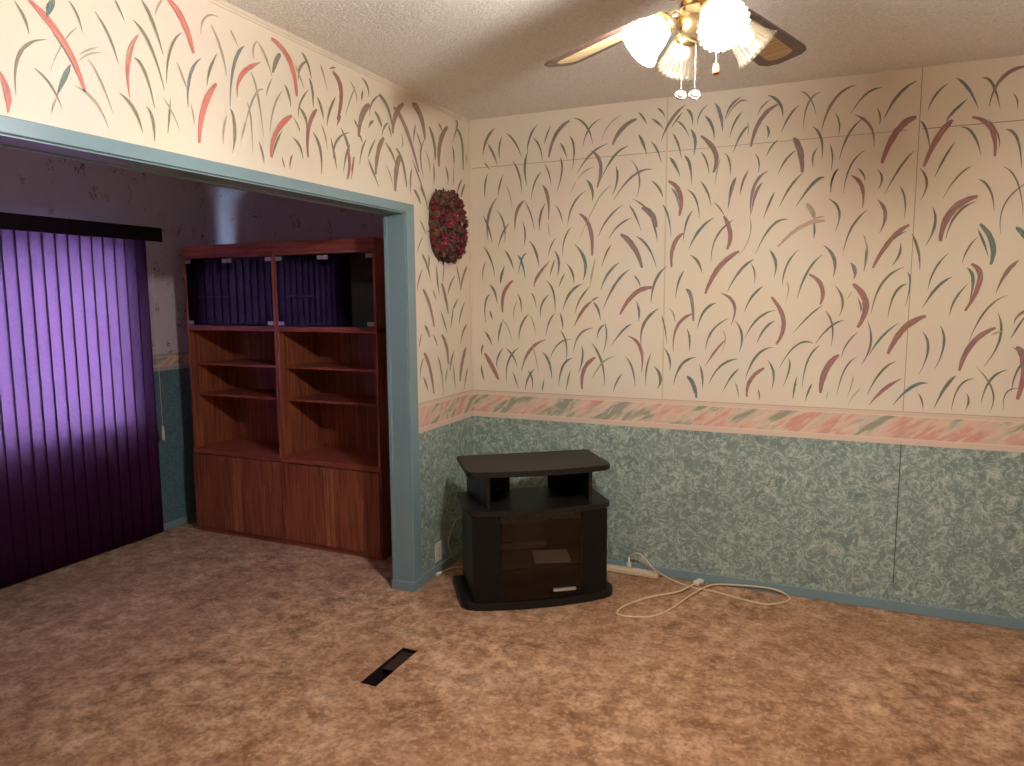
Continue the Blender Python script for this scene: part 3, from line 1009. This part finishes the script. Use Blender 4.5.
# crown along the left wall, corner bead, thin ceiling strip on the back wall
bm = B(); prism(bm, [(0,H),(0,H-0.022),(0.004,H-0.022),(0.005,H-0.014),(0.009,H-0.010),(0.011,H-0.004),(0.014,H)], FY, -0.0)
for v in bm.verts: x,z,y = v.co; v.co = (x,y,z)
obj('trim_2', bm, CREAM, kind='structure')
boxobj('trim_3', (0.0,-0.012,BORDER_HI), (0.012,0.0,H-0.034), CREAM, kind='structure', bevel=0.004)
# baseboards
bm = B(); box(bm, (0,-0.012,0), (RX,0,0.055), 0, 0.003); obj('baseboard_back', bm, TRIM, kind='structure')
bm = B(); box(bm, (0,-0.680,0), (0.012,-0.012,0.055), 0, 0.003); obj('baseboard_left', bm, TRIM, kind='structure')
bm = B(); box(bm, (FX,FY,0), (FX+0.012,-0.012,0.05), 0, 0.003); obj('baseboard_far_left', bm, TRIM, kind='structure')
bm = B(); box(bm, (FX,-0.012,0), (-WALL_T,0,0.05), 0, 0.003); obj('baseboard_far_back', bm, TRIM, kind='structure')

# ------------------------------------------------------------------ floor register opening
t = thing('floor_vent', 'open rectangular floor vent hole cut in the carpet, register cover missing', 'vent', ((VX0+VX1)/2,(VY0+VY1)/2,0))
hx, hy = (VX1-VX0)/2, (VY1-VY0)/2
bm = B()
w = 0.002
box(bm, (-hx,-hy,-0.30), (-hx+w,hy,-0.002)); box(bm, (hx-w,-hy,-0.30), (hx,hy,-0.002))
box(bm, (-hx,-hy,-0.30), (hx,-hy+w,-0.002)); box(bm, (-hx,hy-w,-0.30), (hx,hy,-0.002)); box(bm, (-hx,-hy,-0.302), (hx,hy,-0.30))
obj('duct', bm, DUCT, t)
bm = B(); box(bm, (-hx+w,0.0,-0.022), (hx-w,hy-w,-0.019)); box(bm, (-hx+w,hy-0.03,-0.019), (hx-0.02,hy-0.022,-0.014))
obj('damper_flap', bm, FLAP, t)

# ------------------------------------------------------------------ bookcases
def bookcase(x0, x1, label):
    W = x1-x0; D = 0.395; yf = -0.43; yb = yf+D
    t = thing('bookcase', label, 'bookcase', (x0, yb, 0), 0, 'tall glass topped bookcases')
    T = 0.018
    b0 = -D
    for s in (0, 1):
        xa = 0.001 if s == 0 else W-T-0.001
        boxobj('side_panel', (xa,b0,0), (xa+T,0,2.004), OAK, t, 0.0015)
    bm = B(); box(bm, (T+0.001,-0.008,0.05), (W-T-0.001,-0.002,1.95)); obj('back_panel', bm, OAK, t)
    bm = B(); box(bm, (0.0,b0-0.006,1.945), (W,b0+0.018,2.008), 0, 0.003); box(bm, (0.002,b0+0.018,1.985), (W-0.002,-0.001,2.007)); box(bm, (0.0,b0-0.003,1.922), (W,b0+0.02,1.945), 0, 0.003)
    obj('cornice', bm, OAKX, t)
    bm = B(); box(bm, (0.001,b0-0.005,1.433), (W-0.001,-0.01,1.466), 0, 0.003); obj('fixed_shelf', bm, OAKX, t)
    bm = B(); box(bm, (0.0,b0-0.007,0.566), (W,-0.01,0.602), 0, 0.004); obj('counter_slab', bm, OAKX, t)
    for z in (1.195, 0.978):
        bm = B(); box(bm, (T+0.003,b0+0.055,z-0.008), (W-T-0.003,-0.012,z+0.008), 0, 0.002); obj('shelf', bm, OAKX, t)
    bm = B(); box(bm, (T+0.003,b0+0.09,1.655), (W-T-0.003,-0.012,1.669), 0, 0.002); obj('shelf', bm, OAKX, t)
    bm = B(); box(bm, (T,b0+0.022,0), (W-T,b0+0.04,0.06)); box(bm, (0.001,b0-0.002,0.0), (W-0.001,b0+0.02,0.035), 0, 0.002); obj('plinth', bm, OAKX, t)
    mid = W/2
    # glass doors
    for s in (0, 1):
        ga, gb = (T+0.002, mid-0.0015) if s == 0 else (mid+0.0015, W-T-0.002)
        bm = B(); box(bm, (ga,b0+0.002,1.469), (gb,b0+0.007,1.916)); g = obj('glass_door', bm, SMOKE, t, label='smoked glass door')
        hxa = ga if s == 0 else gb-0.046
        for z in (1.474, 1.888):
            bm = B(); box(bm, (hxa,b0-0.004,z), (hxa+0.046,b0+0.009,z+0.024), 0, 0.002); obj('hinge_clip', bm, CHROME, g)
        cxa = mid-0.040 if s == 0 else mid+0.004
        bm = B(); box(bm, (cxa,b0-0.005,1.886), (cxa+0.036,b0+0.009,1.912), 0, 0.002); obj('catch_plate', bm, CHROME, g)
    # cabinet doors
    for s in (0, 1):
        da, db = (0.006, mid-0.004) if s == 0 else (mid+0.004, W-0.006)
        pa, pb_ = (db-0.034, db) if s == 0 else (da, da+0.034)
        la, lb = (da, pa-0.003) if s == 0 else (pb_+0.003, db)
        bm = B(); box(bm, (la,b0-0.018,0.040), (lb,b0,0.561), 0, 0.002); box(bm, (da,b0-0.006,0.040), (db,b0,0.561)); d = obj('cabinet_door', bm, OAK, t)
        bm = B(); box(bm, (pa,b0-0.022,0.041), (pb_,b0-0.004,0.560), 0, 0.004); obj('door_pull', bm, OAKP, d)
    return t
bookcase(-2.0, -1.2075, 'left red oak bookcase, the one next to the window blind, smoked glass top doors')
bookcase(-1.2055, -0.425, 'right red oak bookcase, the one beside the blue opening frame, smoked glass top doors')

# ------------------------------------------------------------------ vertical blind
t = thing('vertical_blind', 'closed plum vertical blind glowing with daylight under a black valance', 'blind', (FX, -1.46, 0))
by0, by1 = -2.46+1.46, -0.50+1.46
bm = B()
box(bm, (0.110,by0,2.035), (0.118,by1,2.128), 0, 0.002); box(bm, (0.090,by1-0.006,2.035), (0.112,by1,2.128), 0, 0.002); box(bm, (0.090,by0,2.035), (0.112,by0+0.006,2.128), 0, 0.002)
obj('valance', bm, BLACKV, t)
bm = B(); box(bm, (0.066,by0+0.01,2.055), (0.100,by1-0.05,2.080), 0, 0.004)
for y in (by0+0.1, 0, by1-0.3): box(bm, (0.0,y-0.012,2.07), (0.111,y+0.012,2.082))
obj('headrail', bm, ALU, t)
pitch = 0.0775; nv = 25
for i in range(nv):
    yc = by1-0.138 - i*pitch
    bm = B(); W2 = 0.0470; ang = 0.05
    front, back = [], []
    K = 6
    for k in range(K+1):
        s = -1+2*k/K
        dx = 0.005*(1-s*s) + s*W2*math.sin(ang)
        front.append((0.060+dx, yc+s*W2*math.cos(ang)))
    for z in (0.018, 0.5, 0.8, 1.2, 1.6, 2.045):
        back.append([bm.verts.new((x,y,z)) for x,y in front])
    for a in range(len(back)-1):
        for k in range(K):
            f = bm.faces.new((back[a][k], back[a][k+1], back[a+1][k+1], back[a+1][k])); f.smooth = True
    so = obj('vane', bm, VANE, t, 'raw')
    md = so.modifiers.new('thickness', 'SOLIDIFY'); md.thickness = 0.0004
bm = B(); tube(bm, [(0.088,by1-0.070,2.05),(0.088,by1-0.070,1.4),(0.088,by1-0.068,0.77)], 0.0016, 6); obj('cord', bm, WHITEP, t)
bm = B(); lathe(bm, [(0.002,0.775),(0.007,0.765),(0.010,0.70),(0.010,0.675),(0.004,0.668)], 12, Matrix.Translation((0.088,by1-0.068,0))); obj('cord_weight', bm, WHITEP, t)

# ------------------------------------------------------------------ television stand
t = thing('tv_stand', 'black laminate television stand set across the corner, smoked glass door', 'tv stand', (0.618,-0.496,0), math.radians(36))
def slab(hw, back, front, bow, cr):
    pts = []
    def arc(cx, cy, a0, a1, r, n=5):
        for k in range(n+1):
            a = a0+(a1-a0)*k/n; pts.append((cx+r*math.cos(a), cy+r*math.sin(a)))
    # front edge left to right, bowed
    arc(-hw+cr, front+cr, PI, 1.5*PI, cr)
    for k in range(1, 12):
        u = -hw+cr + (2*hw-2*cr)*k/12; s = u/(hw-cr); pts.append((u, front-bow*(1-s*s)))
    arc(hw-cr, front+cr, 1.5*PI, 2*PI, cr)
    arc(hw-0.008, back-0.008, 0, PI/2, 0.008, 2); arc(-hw+0.008, back-0.008, PI/2, PI, 0.008, 2)
    return pts
bm = B(); prism(bm, slab(0.392,0.21,-0.212,0.035,0.045), 0.720, 0.750, 0, 0.010); obj('top_shelf', bm, BLACK, t)
bm = B(); prism(bm, slab(0.392,0.21,-0.212,0.035,0.045), 0.513, 0.541, 0, 0.010); obj('middle_shelf', bm, BLACK, t)
bm = B(); prism(bm, slab(0.425,0.215,-0.200,0.040,0.07), 0.0, 0.045, 0, 0.012); obj('base', bm, BLACK, t)
for s in (-1, 1):
    xb, xf = 0.338*s, 0.288*s
    pts = [(xf,-0.180),(xb,0.190),(xb-0.018*s,0.190),(xf-0.018*s,-0.180)]
    bm = B(); prism(bm, pts if s > 0 else pts[::-1], 0.541, 0.720, 0, 0.002); obj('support_panel', bm, BLACK, t)
for a, b_ in ((-0.317,-0.090),(0.138,0.317)):
    bm = B(); box(bm, (a,0.172,0.541), (b_,0.188,0.720), 0, 0.002); obj('back_board', bm, BLACK2, t)
# cabinet carcass
for s in (-1, 1):
    pts = [(0.366*s,-0.176),(0.366*s,0.195),(0.350*s,0.195),(0.350*s,-0.176)]
    bm = B(); prism(bm, pts if s > 0 else pts[::-1], 0.045, 0.513, 0, 0.002); obj('cabinet_side', bm, BLACK, t)
    xi = 0.222*s
    bm = B()
    pts = [(0.367*s,-0.176),(0.367*s,-0.206),(0.300*s,-0.216),(xi,-0.222),(xi,-0.190)]
    prism(bm, pts if s < 0 else pts[::-1], 0.048, 0.511, 0, 0.002); obj('front_pillar', bm, BLACK2, t)
bm = B(); box(bm, (-0.349,0.186,0.045), (0.349,0.194,0.34)); obj('back_panel', bm, BLACK2, t)
bm = B(); box(bm, (-0.349,-0.150,0.180), (0.349,0.185,0.196), 0, 0.002); obj('inner_shelf', bm, BLACK, t)
bm = B()
K = 8; fr = []
for k in range(K+1):
    u = -0.219+0.438*k/K; fr.append((u, -0.224-0.018*(1-(u/0.219)**2)))
prism(bm, fr+[(u,y+0.005) for u,y in fr[::-1]], 0.052, 0.508); g = obj('glass_door', bm, SMOKE2, t, label='curved smoked glass door')
bm = B(); box(bm, (0.055,-0.254,0.088), (0.180,-0.2335,0.102), 0, 0.003); obj('door_pull', bm, CHROME, g, label='bright metal pull strip')
bm = B(); lathe(bm, [(0.004,0),(0.011,0.002),(0.012,0.010),(0.006,0.014)], 14, Matrix.Translation((0.200,-0.230,0.080)) @ Matrix.Rotation(PI/2,4,'X')); obj('hinge_knob', bm, BLACK2, g)
# papers inside
o = B(); box(o, (-0.10,-0.09,0), (0.10,0.09,0.012), 0, 0.002); o = obj('booklet', o, PAPER)
R36 = Matrix.Rotation(math.radians(36),4,'Z')
p_ = R36 @ Vector((0.10,-0.035,0)); o.location = (0.618+p_.x,-0.496+p_.y,0.1965); o.rotation_euler = (0,0,math.radians(28))
tag(o, 'flat grey booklet lying on the inner shelf behind the smoked glass', 'booklet')
bm = B(); box(bm, (-0.15,-0.02,0), (0.10,0.02,0.030), 0, 0.004); box(bm, (0.099,-0.016,0.002), (0.118,0.016,0.030), 0, 0.003)
o = obj('storage_case', bm, PAPER); p_ = R36 @ Vector((0.0,0.155,0)); o.location = (0.618+p_.x,-0.496+p_.y,0.1965); o.rotation_euler = (0,0,math.radians(36))
tag(o, 'long pale case at the back of the inner shelf, behind the grey booklet', 'case')

# ------------------------------------------------------------------ outlet, cables, power strip
t = thing('wall_outlet', 'ivory double power outlet low on the green dado left of the tv stand', 'outlet', (0,-0.481,0.134))
bm = B(); box(bm, (0.0,-0.036,-0.058), (0.006,0.036,0.058), 0, 0.003); obj('cover_plate', bm, WHITEP, t)
for z in (-0.021, 0.021):
    bm = B(); box(bm, (0.004,-0.017,z-0.014), (0.0085,0.017,z+0.014), 0, 0.003)
    s = obj('socket', bm, WHITEP, t)
    bm = B(); box(bm, (0.008,-0.009,z-0.005), (0.0088,-0.006,z+0.006)); box(bm, (0.008,0.006,z-0.005), (0.0088,0.009,z+0.006)); obj('slot', bm, SLOT, s)

t = thing('power_strip', 'beige power strip lying along the baseboard right of the tv stand', 'power strip', (0,0,0))
A0, A1 = Vector((0.905,-0.040,0)), Vector((1.235,-0.044,0))
d = (A1-A0).normalized(); ang = math.atan2(d.y, d.x); t.location = A0; t.rotation_euler = (0,0,ang); LN = (A1-A0).length
bm = B(); box(bm, (0,-0.024,0.001), (LN,0.024,0.034), 0, 0.007); obj('housing', bm, IVORY, t)
for k in range(4):
    u = 0.06+k*0.068
    bm = B(); box(bm, (u-0.018,-0.014,0.033), (u+0.018,0.014,0.0365), 0, 0.003); s = obj('socket', bm, WHITEP, t)
    bm = B(); box(bm, (u-0.008,-0.004,0.0362), (u-0.005,0.004,0.0370)); box(bm, (u+0.005,-0.004,0.0362), (u+0.008,0.004,0.0370)); obj('slot', bm, SLOT, s)

def px_floor(list_, z): return [(x,y,z) for x,y in list_]
CORD = CORD_POINTS
t = thing('extension_cord', 'cream extension cord looped in a figure eight on the carpet', 'cord', (0,0,0))
P0 = Vector(CORD[0])
t.location = (P0.x, P0.y, 0)
loc = Vector((P0.x, P0.y, 0))
bm = B(); tube(bm, [p-loc for p in catmull(CORD, 8)], 0.0050, 8); obj('cable', bm, IVORY, t)
bm = B(); lathe(bm, [(0.012,0.0385),(0.014,0.041),(0.014,0.062),(0.008,0.072),(0.0055,0.105),(0.003,0.108)], 14); obj('plug', bm, WHITEP, t)
e = Vector(CORD[-1])-loc; e2 = (Vector(CORD[-1])-Vector(CORD[-3])); an = math.atan2(e2.y, e2.x)
bm = B(); M = Matrix.Translation((e.x,e.y,0.002)) @ Matrix.Rotation(an,4,'Z')
vs = box(bm, (-0.008,-0.017,0), (0.062,0.017,0.026), 0, 0.007)
bmesh.ops.transform(bm, matrix=M, verts=bm.verts[:]); obj('connector', bm, WHITEP, t)

t = thing('loose_cable', 'thin grey cable arcing out from behind the left side of the tv stand', 'cable', (0.1,-0.5,0))
L0 = Vector((0.1,-0.5,0))
bm = B(); tube(bm, [Vector(p)-L0 for p in catmull(CABLE_A, 8)], 0.0038, 8); obj('cable', bm, GREYC, t)
t = thing('short_lead', 'short cream lead with a white plug end on the carpet below the outlet', 'cable', (0.05,-0.5,0))
L0 = Vector((0.05,-0.5,0))
bm = B(); tube(bm, [Vector(p)-L0 for p in catmull(CABLE_B, 8)], 0.0042, 8); obj('cable', bm, IVORY, t)
a, b_ = Vector(CABLE_B[0]), Vector(CABLE_B[1])
bm = B(); dd = (a-b_).normalized(); tube(bm, [a-L0-dd*0.02, a-L0-dd*0.005, a-L0+dd*0.025, a-L0+dd*0.035], 0.01, 10, radii=[0.006,0.011,0.013,0.008]); obj('plug', bm, WHITEP, t)

# ------------------------------------------------------------------ dried flower wreath
WC = Vector((0.001,-0.335,2.056))
t = thing('dried_wreath', 'oval dried flower wreath with pine cones and red roses on wall by corner', 'wreath', WC)
EX, EY, EZ = 0.085, 0.190, 0.208
def on_dome(a, r):   # a angle in the wall plane, r 0..1 from the middle
    sq = lambda c: math.copysign(abs(c)**0.78, c)
    y = EY*r*sq(math.cos(a)); z = EZ*r*sq(math.sin(a))
    # squarish left side, as in the real wreath
    x = EX*math.sqrt(max(0.0, 1-r*r*0.96))
    n = Vector((x/EX**2*EX, y/EY**2*EY, z/EZ**2*EZ)).normalized()
    return Vector((x,y,z)), n
bm = B(); ball(bm, (0,0,0), 1, None, 28, 20, 0, (EX*0.82,EY*0.92,EZ*0.94))
for v in bm.verts:
    if v.co.x < 0: v.co.x = 0
    aa = math.atan2(v.co.z/EZ, v.co.y/EY); k_ = 1/max(1e-3, math.hypot(abs(math.cos(aa))**1.15, abs(math.sin(aa))**1.15)) if False else 1+0.09*abs(math.sin(2*aa))
    v.co.y *= k_; v.co.z *= k_
    v.co *= 1+random.uniform(-.06,.06)
for i in range(1100):
    a = random.uniform(0,2*PI); r = random.random()**0.38*1.02; p, n = on_dome(a, min(r,1)); p = p*0.93; p.x *= random.uniform(0.5,1) if r > 0.85 else 1
    s1 = Vector((random.uniform(-1,1),random.uniform(-1,1),random.uniform(-1,1))).normalized(); dirv = (n+s1*0.9).normalized()
    if p.x + dirv.x*0.03 < 0.002: dirv.x = abs(dirv.x)
    sd = dirv.cross(s1).normalized()*random.uniform(.005,.010); L = random.uniform(.02,.042)
    vs = [bm.verts.new(q) for q in (p-sd*0.4, p+dirv*L*0.5-sd, p+dirv*L, p+dirv*L*0.5+sd, p+sd*0.4)]
    f = bm.faces.new(vs); f.material_index = random.choice((0,0,1,1,2))
fo = obj('foliage', bm, [MOSS, PLUMB, CONE], t); fo['kind'] = 'stuff'
def rot_to(n): return n.to_track_quat('Z','Y').to_matrix().to_4x4()
def rose(p, n, R):
    bm = B(); M = Matrix.Translation(p) @ rot_to(n)
    ball(bm, M @ Vector((0,0,R*0.25)), R*0.42, None, 10, 8)
    for lay, (rr, hh, cnt) in enumerate(((0.5,0.75,4),(0.8,0.6,5),(1.05,0.38,7))):
        for k in range(cnt):
            a = 2*PI*(k+0.4*lay)/cnt; wv = 2*PI/cnt*0.75
            rows = []
            for q in range(4):
                tt = q/3; rad = R*rr*(0.35+0.65*tt**0.8); zz = R*(hh*tt - 0.12*(tt**3)*lay)
                rows.append([bm.verts.new(M @ Vector((rad*math.cos(a+wv*s*(0.4+0.6*math.sin(PI*min(tt*0.85+0.15,1)))), rad*math.sin(a+wv*s*(0.4+0.6*math.sin(PI*min(tt*0.85+0.15,1)))), zz-R*0.06*s*s))) for s in (-1,-0.5,0,0.5,1)])
            for q in range(3):
                for c_ in range(4):
                    f = bm.faces.new((rows[q][c_],rows[q][c_+1],rows[q+1][c_+1],rows[q+1][c_])); f.smooth = True
    return bm
def cone(p, n, R):
    bm = B(); M = Matrix.Translation(p) @ rot_to(n)
    ball(bm, M @ Vector((0,0,R*0.4)), R*0.6, None, 8, 6)
    for lay in range(6):
        z = R*(0.02+lay*0.22); rr = R*(1.0-0.13*lay); cnt = 9-lay
        for k in range(cnt):
            a = 2*PI*(k+0.5*(lay%2))/cnt; da = PI/cnt*0.85
            q = [(rr*0.4,a-da*0.5,z),(rr*0.95,a-da,z+R*0.10),(rr*1.08,a,z+R*0.16),(rr*0.95,a+da,z+R*0.10),(rr*0.4,a+da*0.5,z)]
            vs = [bm.verts.new(M @ Vector((r_*math.cos(b),r_*math.sin(b),z_))) for r_,b,z_ in q]
            bm.faces.new(vs)
    return bm
# (u towards the corner, v up) in wreath half-widths
for u, v, R in ((0.40,0.42,0.030),(-0.12,0.20,0.030),(-0.42,0.02,0.024),(0.62,-0.20,0.036),(-0.25,-0.28,0.026),(0.22,-0.40,0.027),(-0.55,-0.42,0.022),(0.10,-0.58,0.020),(-0.02,0.30,0.024)):
    p, n = on_dome(math.atan2(v,u), math.hypot(u,v)); obj('rose', rose(p*0.98, n, R), ROSE, t)
for u, v, R in ((-0.35,0.74,0.026),(-0.05,0.80,0.026),(-0.6,0.55,0.025),(-0.25,0.52,0.025),(0.22,0.72,0.023),(0.55,0.12,0.028),(0.80,0.05,0.024),(-0.05,-0.82,0.026),(-0.45,-0.74,0.026),(0.05,-0.10,0.026),(0.62,-0.58,0.026),(0.36,-0.76,0.024),(-0.15,-0.62,0.022),(0.86,-0.32,0.022),(-0.86,0.20,0.024),(-0.88,-0.18,0.024),(-0.74,0.62,0.024),(-0.74,-0.60,0.024),(-0.55,0.78,0.022)):
    p, n = on_dome(math.atan2(v,u), min(0.97,math.hypot(u,v))); obj('pine_cone', cone(p*0.97, n, R), CONE, t)
for u, v in ((0.50,0.70),(0.56,0.66),(0.30,-0.55),(0.24,-0.66),(-0.70,0.2),(-0.75,0.05),(-0.72,-0.2),(-0.6,-0.62),(0.5,-0.42),(0.74,0.36),(-0.80,0.32),(-0.5,0.3),(0.15,0.92),(0.45,0.86),(0.1,0.55),(-0.66,-0.30),(0.40,-0.60),(-0.93,0.1),(-0.95,-0.08),(-0.9,0.30),(-0.90,-0.28),(-0.84,-0.44),(-0.88,0.46),(-0.78,-0.5)):
    p, n = on_dome(math.atan2(v,u), min(0.98,math.hypot(u,v))); bm = B(); ball(bm, p+n*0.012, random.uniform(.010,.014), None, 10, 8); obj('berry', bm, BERRY, t)
p, n = on_dome(math.atan2(0.06,0.30), 0.31); obj('blossom', rose(p, n, 0.017), PALEB, t, label='small pale blossom')

# ------------------------------------------------------------------ ceiling fan with light kit
HX, HY = 1.755, -2.11
fan = thing('ceiling_fan', 'brass ceiling fan with dark cane inset blades and four ribbed glass lights', 'ceiling fan', (HX,HY,0))
bm = B(); lathe(bm, [(0.005,H),(0.065,H-0.0005),(0.068,H-0.02),(0.050,H-0.05),(0.018,H-0.065),(0.013,H-0.07),(0.013,2.60),(0.02,2.595)][::-1], 32); obj('canopy', bm, BRASS, fan)
bm = B(); lathe(bm, [(0.02,2.600),(0.07,2.597),(0.098,2.580),(0.108,2.545),(0.108,2.500),(0.098,2.468),(0.075,2.452),(0.06,2.430),(0.055,2.40),(0.05,2.38)][::-1], 40); obj('motor_housing', bm, BRASS, fan)
bm = B(); lathe(bm, [(0.05,2.382),(0.058,2.372),(0.060,2.340),(0.045,2.320),(0.025,2.306),(0.010,2.300),(0.002,2.297)][::-1], 32); obj('light_hub', bm, BRASS, fan)
BZ = 2.408
for k in range(5):
    a = math.radians(BLADE_A0+72*k); Mz = Matrix.Rotation(a,4,'Z')
    Mb = Mz @ Matrix.Translation((0,0,BZ)) @ Matrix.Rotation(math.radians(-12),4,'X')
    r0, r1, w0, w1 = 0.165, 0.645, 0.056, 0.074
    pts = [(r0,-w0+0.012),(r0+0.012,-w0)] 
    for q in range(1,5): pts.append((r0+0.012+(r1-0.06-r0)*q/4, -w0-(w1-w0)*q/4))
    pts += [(r1-0.018,-w1+0.006),(r1,-w1+0.026)]
    pts += [(r1,w1-0.045),(r1-0.022,w1-0.014),(r1-0.055,w1)]
    for q in range(3,-1,-1): pts.append((r0+0.012+(r1-0.06-r0)*q/4, w0+(w1-w0)*q/4))
    pts += [(r0,w0-0.012)]
    bm = B(); prism(bm, pts, -0.0035, 0.0035, 0, 0.0015, 1); bmesh.ops.transform(bm, matrix=Mb, verts=bm.verts[:]); bl = obj('blade', bm, DARKWOOD, fan)
    ip = []
    iu0, iu1, iw = r0+0.10, r1-0.075, 0.037
    for q in range(9): b2 = PI/2+PI*q/8; ip.append((iu0+0.03*math.cos(b2)*1.3, iw*math.sin(b2)))
    for q in range(9): b2 = -PI/2+PI*q/8; ip.append((iu1+0.03*math.cos(b2)*1.0, iw*math.sin(b2)*1.08))
    bm = B(); prism(bm, ip, -0.0046, 0.0046); bmesh.ops.transform(bm, matrix=Mb, verts=bm.verts[:]); obj('cane_inset', bm, CANE, bl, label='pale woven cane panel')
    bm = B(); box(bm, (0.065,-0.014,-0.012), (0.19,0.014,-0.005), 0, 0.003)
    prism(bm, [(0.17,-0.012),(0.20,-0.036),(0.235,-0.040),(0.245,-0.02),(0.225,0.0),(0.245,0.02),(0.235,0.040),(0.20,0.036),(0.17,0.012)], -0.0085, -0.0048, 0)
    bmesh.ops.transform(bm, matrix=Mb, verts=bm.verts[:]); obj('blade_arm', bm, BRASS, fan)
def shade_bm(M):
    prof = [(0.024,0.0),(0.028,-0.007),(0.034,-0.020),(0.040,-0.036),(0.044,-0.054),(0.047,-0.068),(0.053,-0.083),(0.062,-0.096)]
    inner = [(r-0.0025, z) for r, z in prof[::-1]]
    bm = B(); n = 96
    lathe(bm, prof+inner, n, M, 0, lambda s, k: 1+0.030*math.cos(2*PI*k/n*24)*min(1, 2.2*min(s,1-s)+0.25), cap=False)
    bm.faces.ensure_lookup_table()
    for i, f in enumerate(bm.faces):
        if i % 4 == 0 and 1 <= i//n <= 6: f.material_index = 1
    return bm
for k, a in enumerate((120,210,300,30)):
    a = math.radians(a+LIGHT_DA); tilt = math.radians(48)
    axis = Vector((math.cos(a)*math.sin(tilt), math.sin(a)*math.sin(tilt), -math.cos(tilt)))
    c0 = Vector((math.cos(a)*0.090, math.sin(a)*0.090, 2.345))
    M = Matrix.Translation(c0) @ axis.to_track_quat('-Z','Y').to_matrix().to_4x4()
    lit = k in (1, 2)
    bm = B(); tube(bm, catmull([(math.cos(a)*0.045,math.sin(a)*0.045,2.350),(math.cos(a)*0.066,math.sin(a)*0.066,2.362),c0-axis*0.012], 5), 0.0075, 10); obj('light_arm', bm, BRASS, fan)
    bm = B(); lathe(bm, [(0.008,0.016),(0.020,0.012),(0.031,0.002),(0.033,-0.010),(0.030,-0.016)], 28, M); obj('shade_fitter', bm, BRASS, fan)
    sh = obj('lamp_shade', shade_bm(M), [SHADE, RIB], fan, label=('ribbed glass shade with its bulb lit' if lit else 'ribbed glass shade with its bulb off'))
    bm = B(); lathe(bm, [(0.011,-0.004),(0.012,-0.014),(0.018,-0.026),(0.023,-0.042),(0.023,-0.052),(0.017,-0.064),(0.009,-0.069),(0.002,-0.071)], 20, M)
    obj('bulb', bm, BULB_ON if lit else BULB_OFF, fan)
def chain(x, y, z0, z1):
    bm = B(); n = int((z0-z1)/0.006)
    tube(bm, [(x,y,z0),(x,y,z1)], 0.0010, 6)
    for i in range(n): ball(bm, (x,y,z0-(i+0.5)*0.006), 0.0020, None, 6, 4)
    return bm
for (px_, py_, z0, z1, kind) in ((-0.045,0.005,2.335,2.180,'medal'), (-0.010,0.012,2.305,2.178,'medal'), (0.046,-0.010,2.335,2.235,'bob')):
    c_ = obj('pull_chain', chain(px_,py_,z0,z1), CHAINM, fan)
    if kind == 'medal':
        bm = B(); M = Matrix.Translation((px_,py_,z1-0.008)) @ Matrix.Rotation(math.radians(20),4,'Z') @ Matrix.Rotation(math.radians(62),4,'X')
        lathe(bm, [(0.0155,-0.002),(0.017,0),(0.0155,0.002),(0.012,0.0025),(0.011,0.0015),(0.002,0.0022)], 24, M); obj('medallion', bm, MEDAL, c_)
    else:
        bm = B(); lathe(bm, [(0.002,0.002),(0.006,0),(0.0085,-0.010),(0.0095,-0.020),(0.008,-0.026)][::-1], 16, Matrix.Translation((px_,py_,z1))); obj('wooden_bob', bm, WOODBOB, c_)

# ------------------------------------------------------------------ daylight and camera
w_ = bpy.data.worlds.new('sky'); SC.world = w_; w_.use_nodes = True
bg = w_.node_tree.nodes['Background']; bg.inputs['Color'].default_value = (0.64,0.79,1.0,1); bg.inputs['Strength'].default_value = SKY
cd = bpy.data.cameras.new('camera'); co = bpy.data.objects.new('camera', cd); COL.objects.link(co)
F, YAW, PITCH, ROLL = CAM[:4]
cd.sensor_fit = 'HORIZONTAL'; cd.sensor_width = 36.0; cd.lens = F*36.0/1024.0; cd.clip_start = 0.02
f_ = Vector((math.sin(YAW)*math.cos(PITCH), math.cos(YAW)*math.cos(PITCH), math.sin(PITCH)))
r_ = Vector((math.cos(YAW), -math.sin(YAW), 0)); u_ = r_.cross(f_)
r2 = r_*math.cos(ROLL)+u_*math.sin(ROLL); u2 = -r_*math.sin(ROLL)+u_*math.cos(ROLL)
co.matrix_world = Matrix(((r2.x,u2.x,-f_.x,CAM[4]),(r2.y,u2.y,-f_.y,CAM[5]),(r2.z,u2.z,-f_.z,CAM[6]),(0,0,0,1)))
SC.camera = co
SC.view_settings.view_transform = 'Standard'; SC.view_settings.look = 'None'
SC.view_settings.exposure = EXPOSURE; SC.view_settings.gamma = 1.0; SC.view_settings.use_curve_mapping = False
SC.cycles.use_denoising = True
SC.cycles.sample_clamp_indirect = 6.0
SC.cycles.max_bounces = 12; SC.cycles.transparent_max_bounces = 16; SC.cycles.diffuse_bounces = 6
SC.cycles.caustics_reflective = False
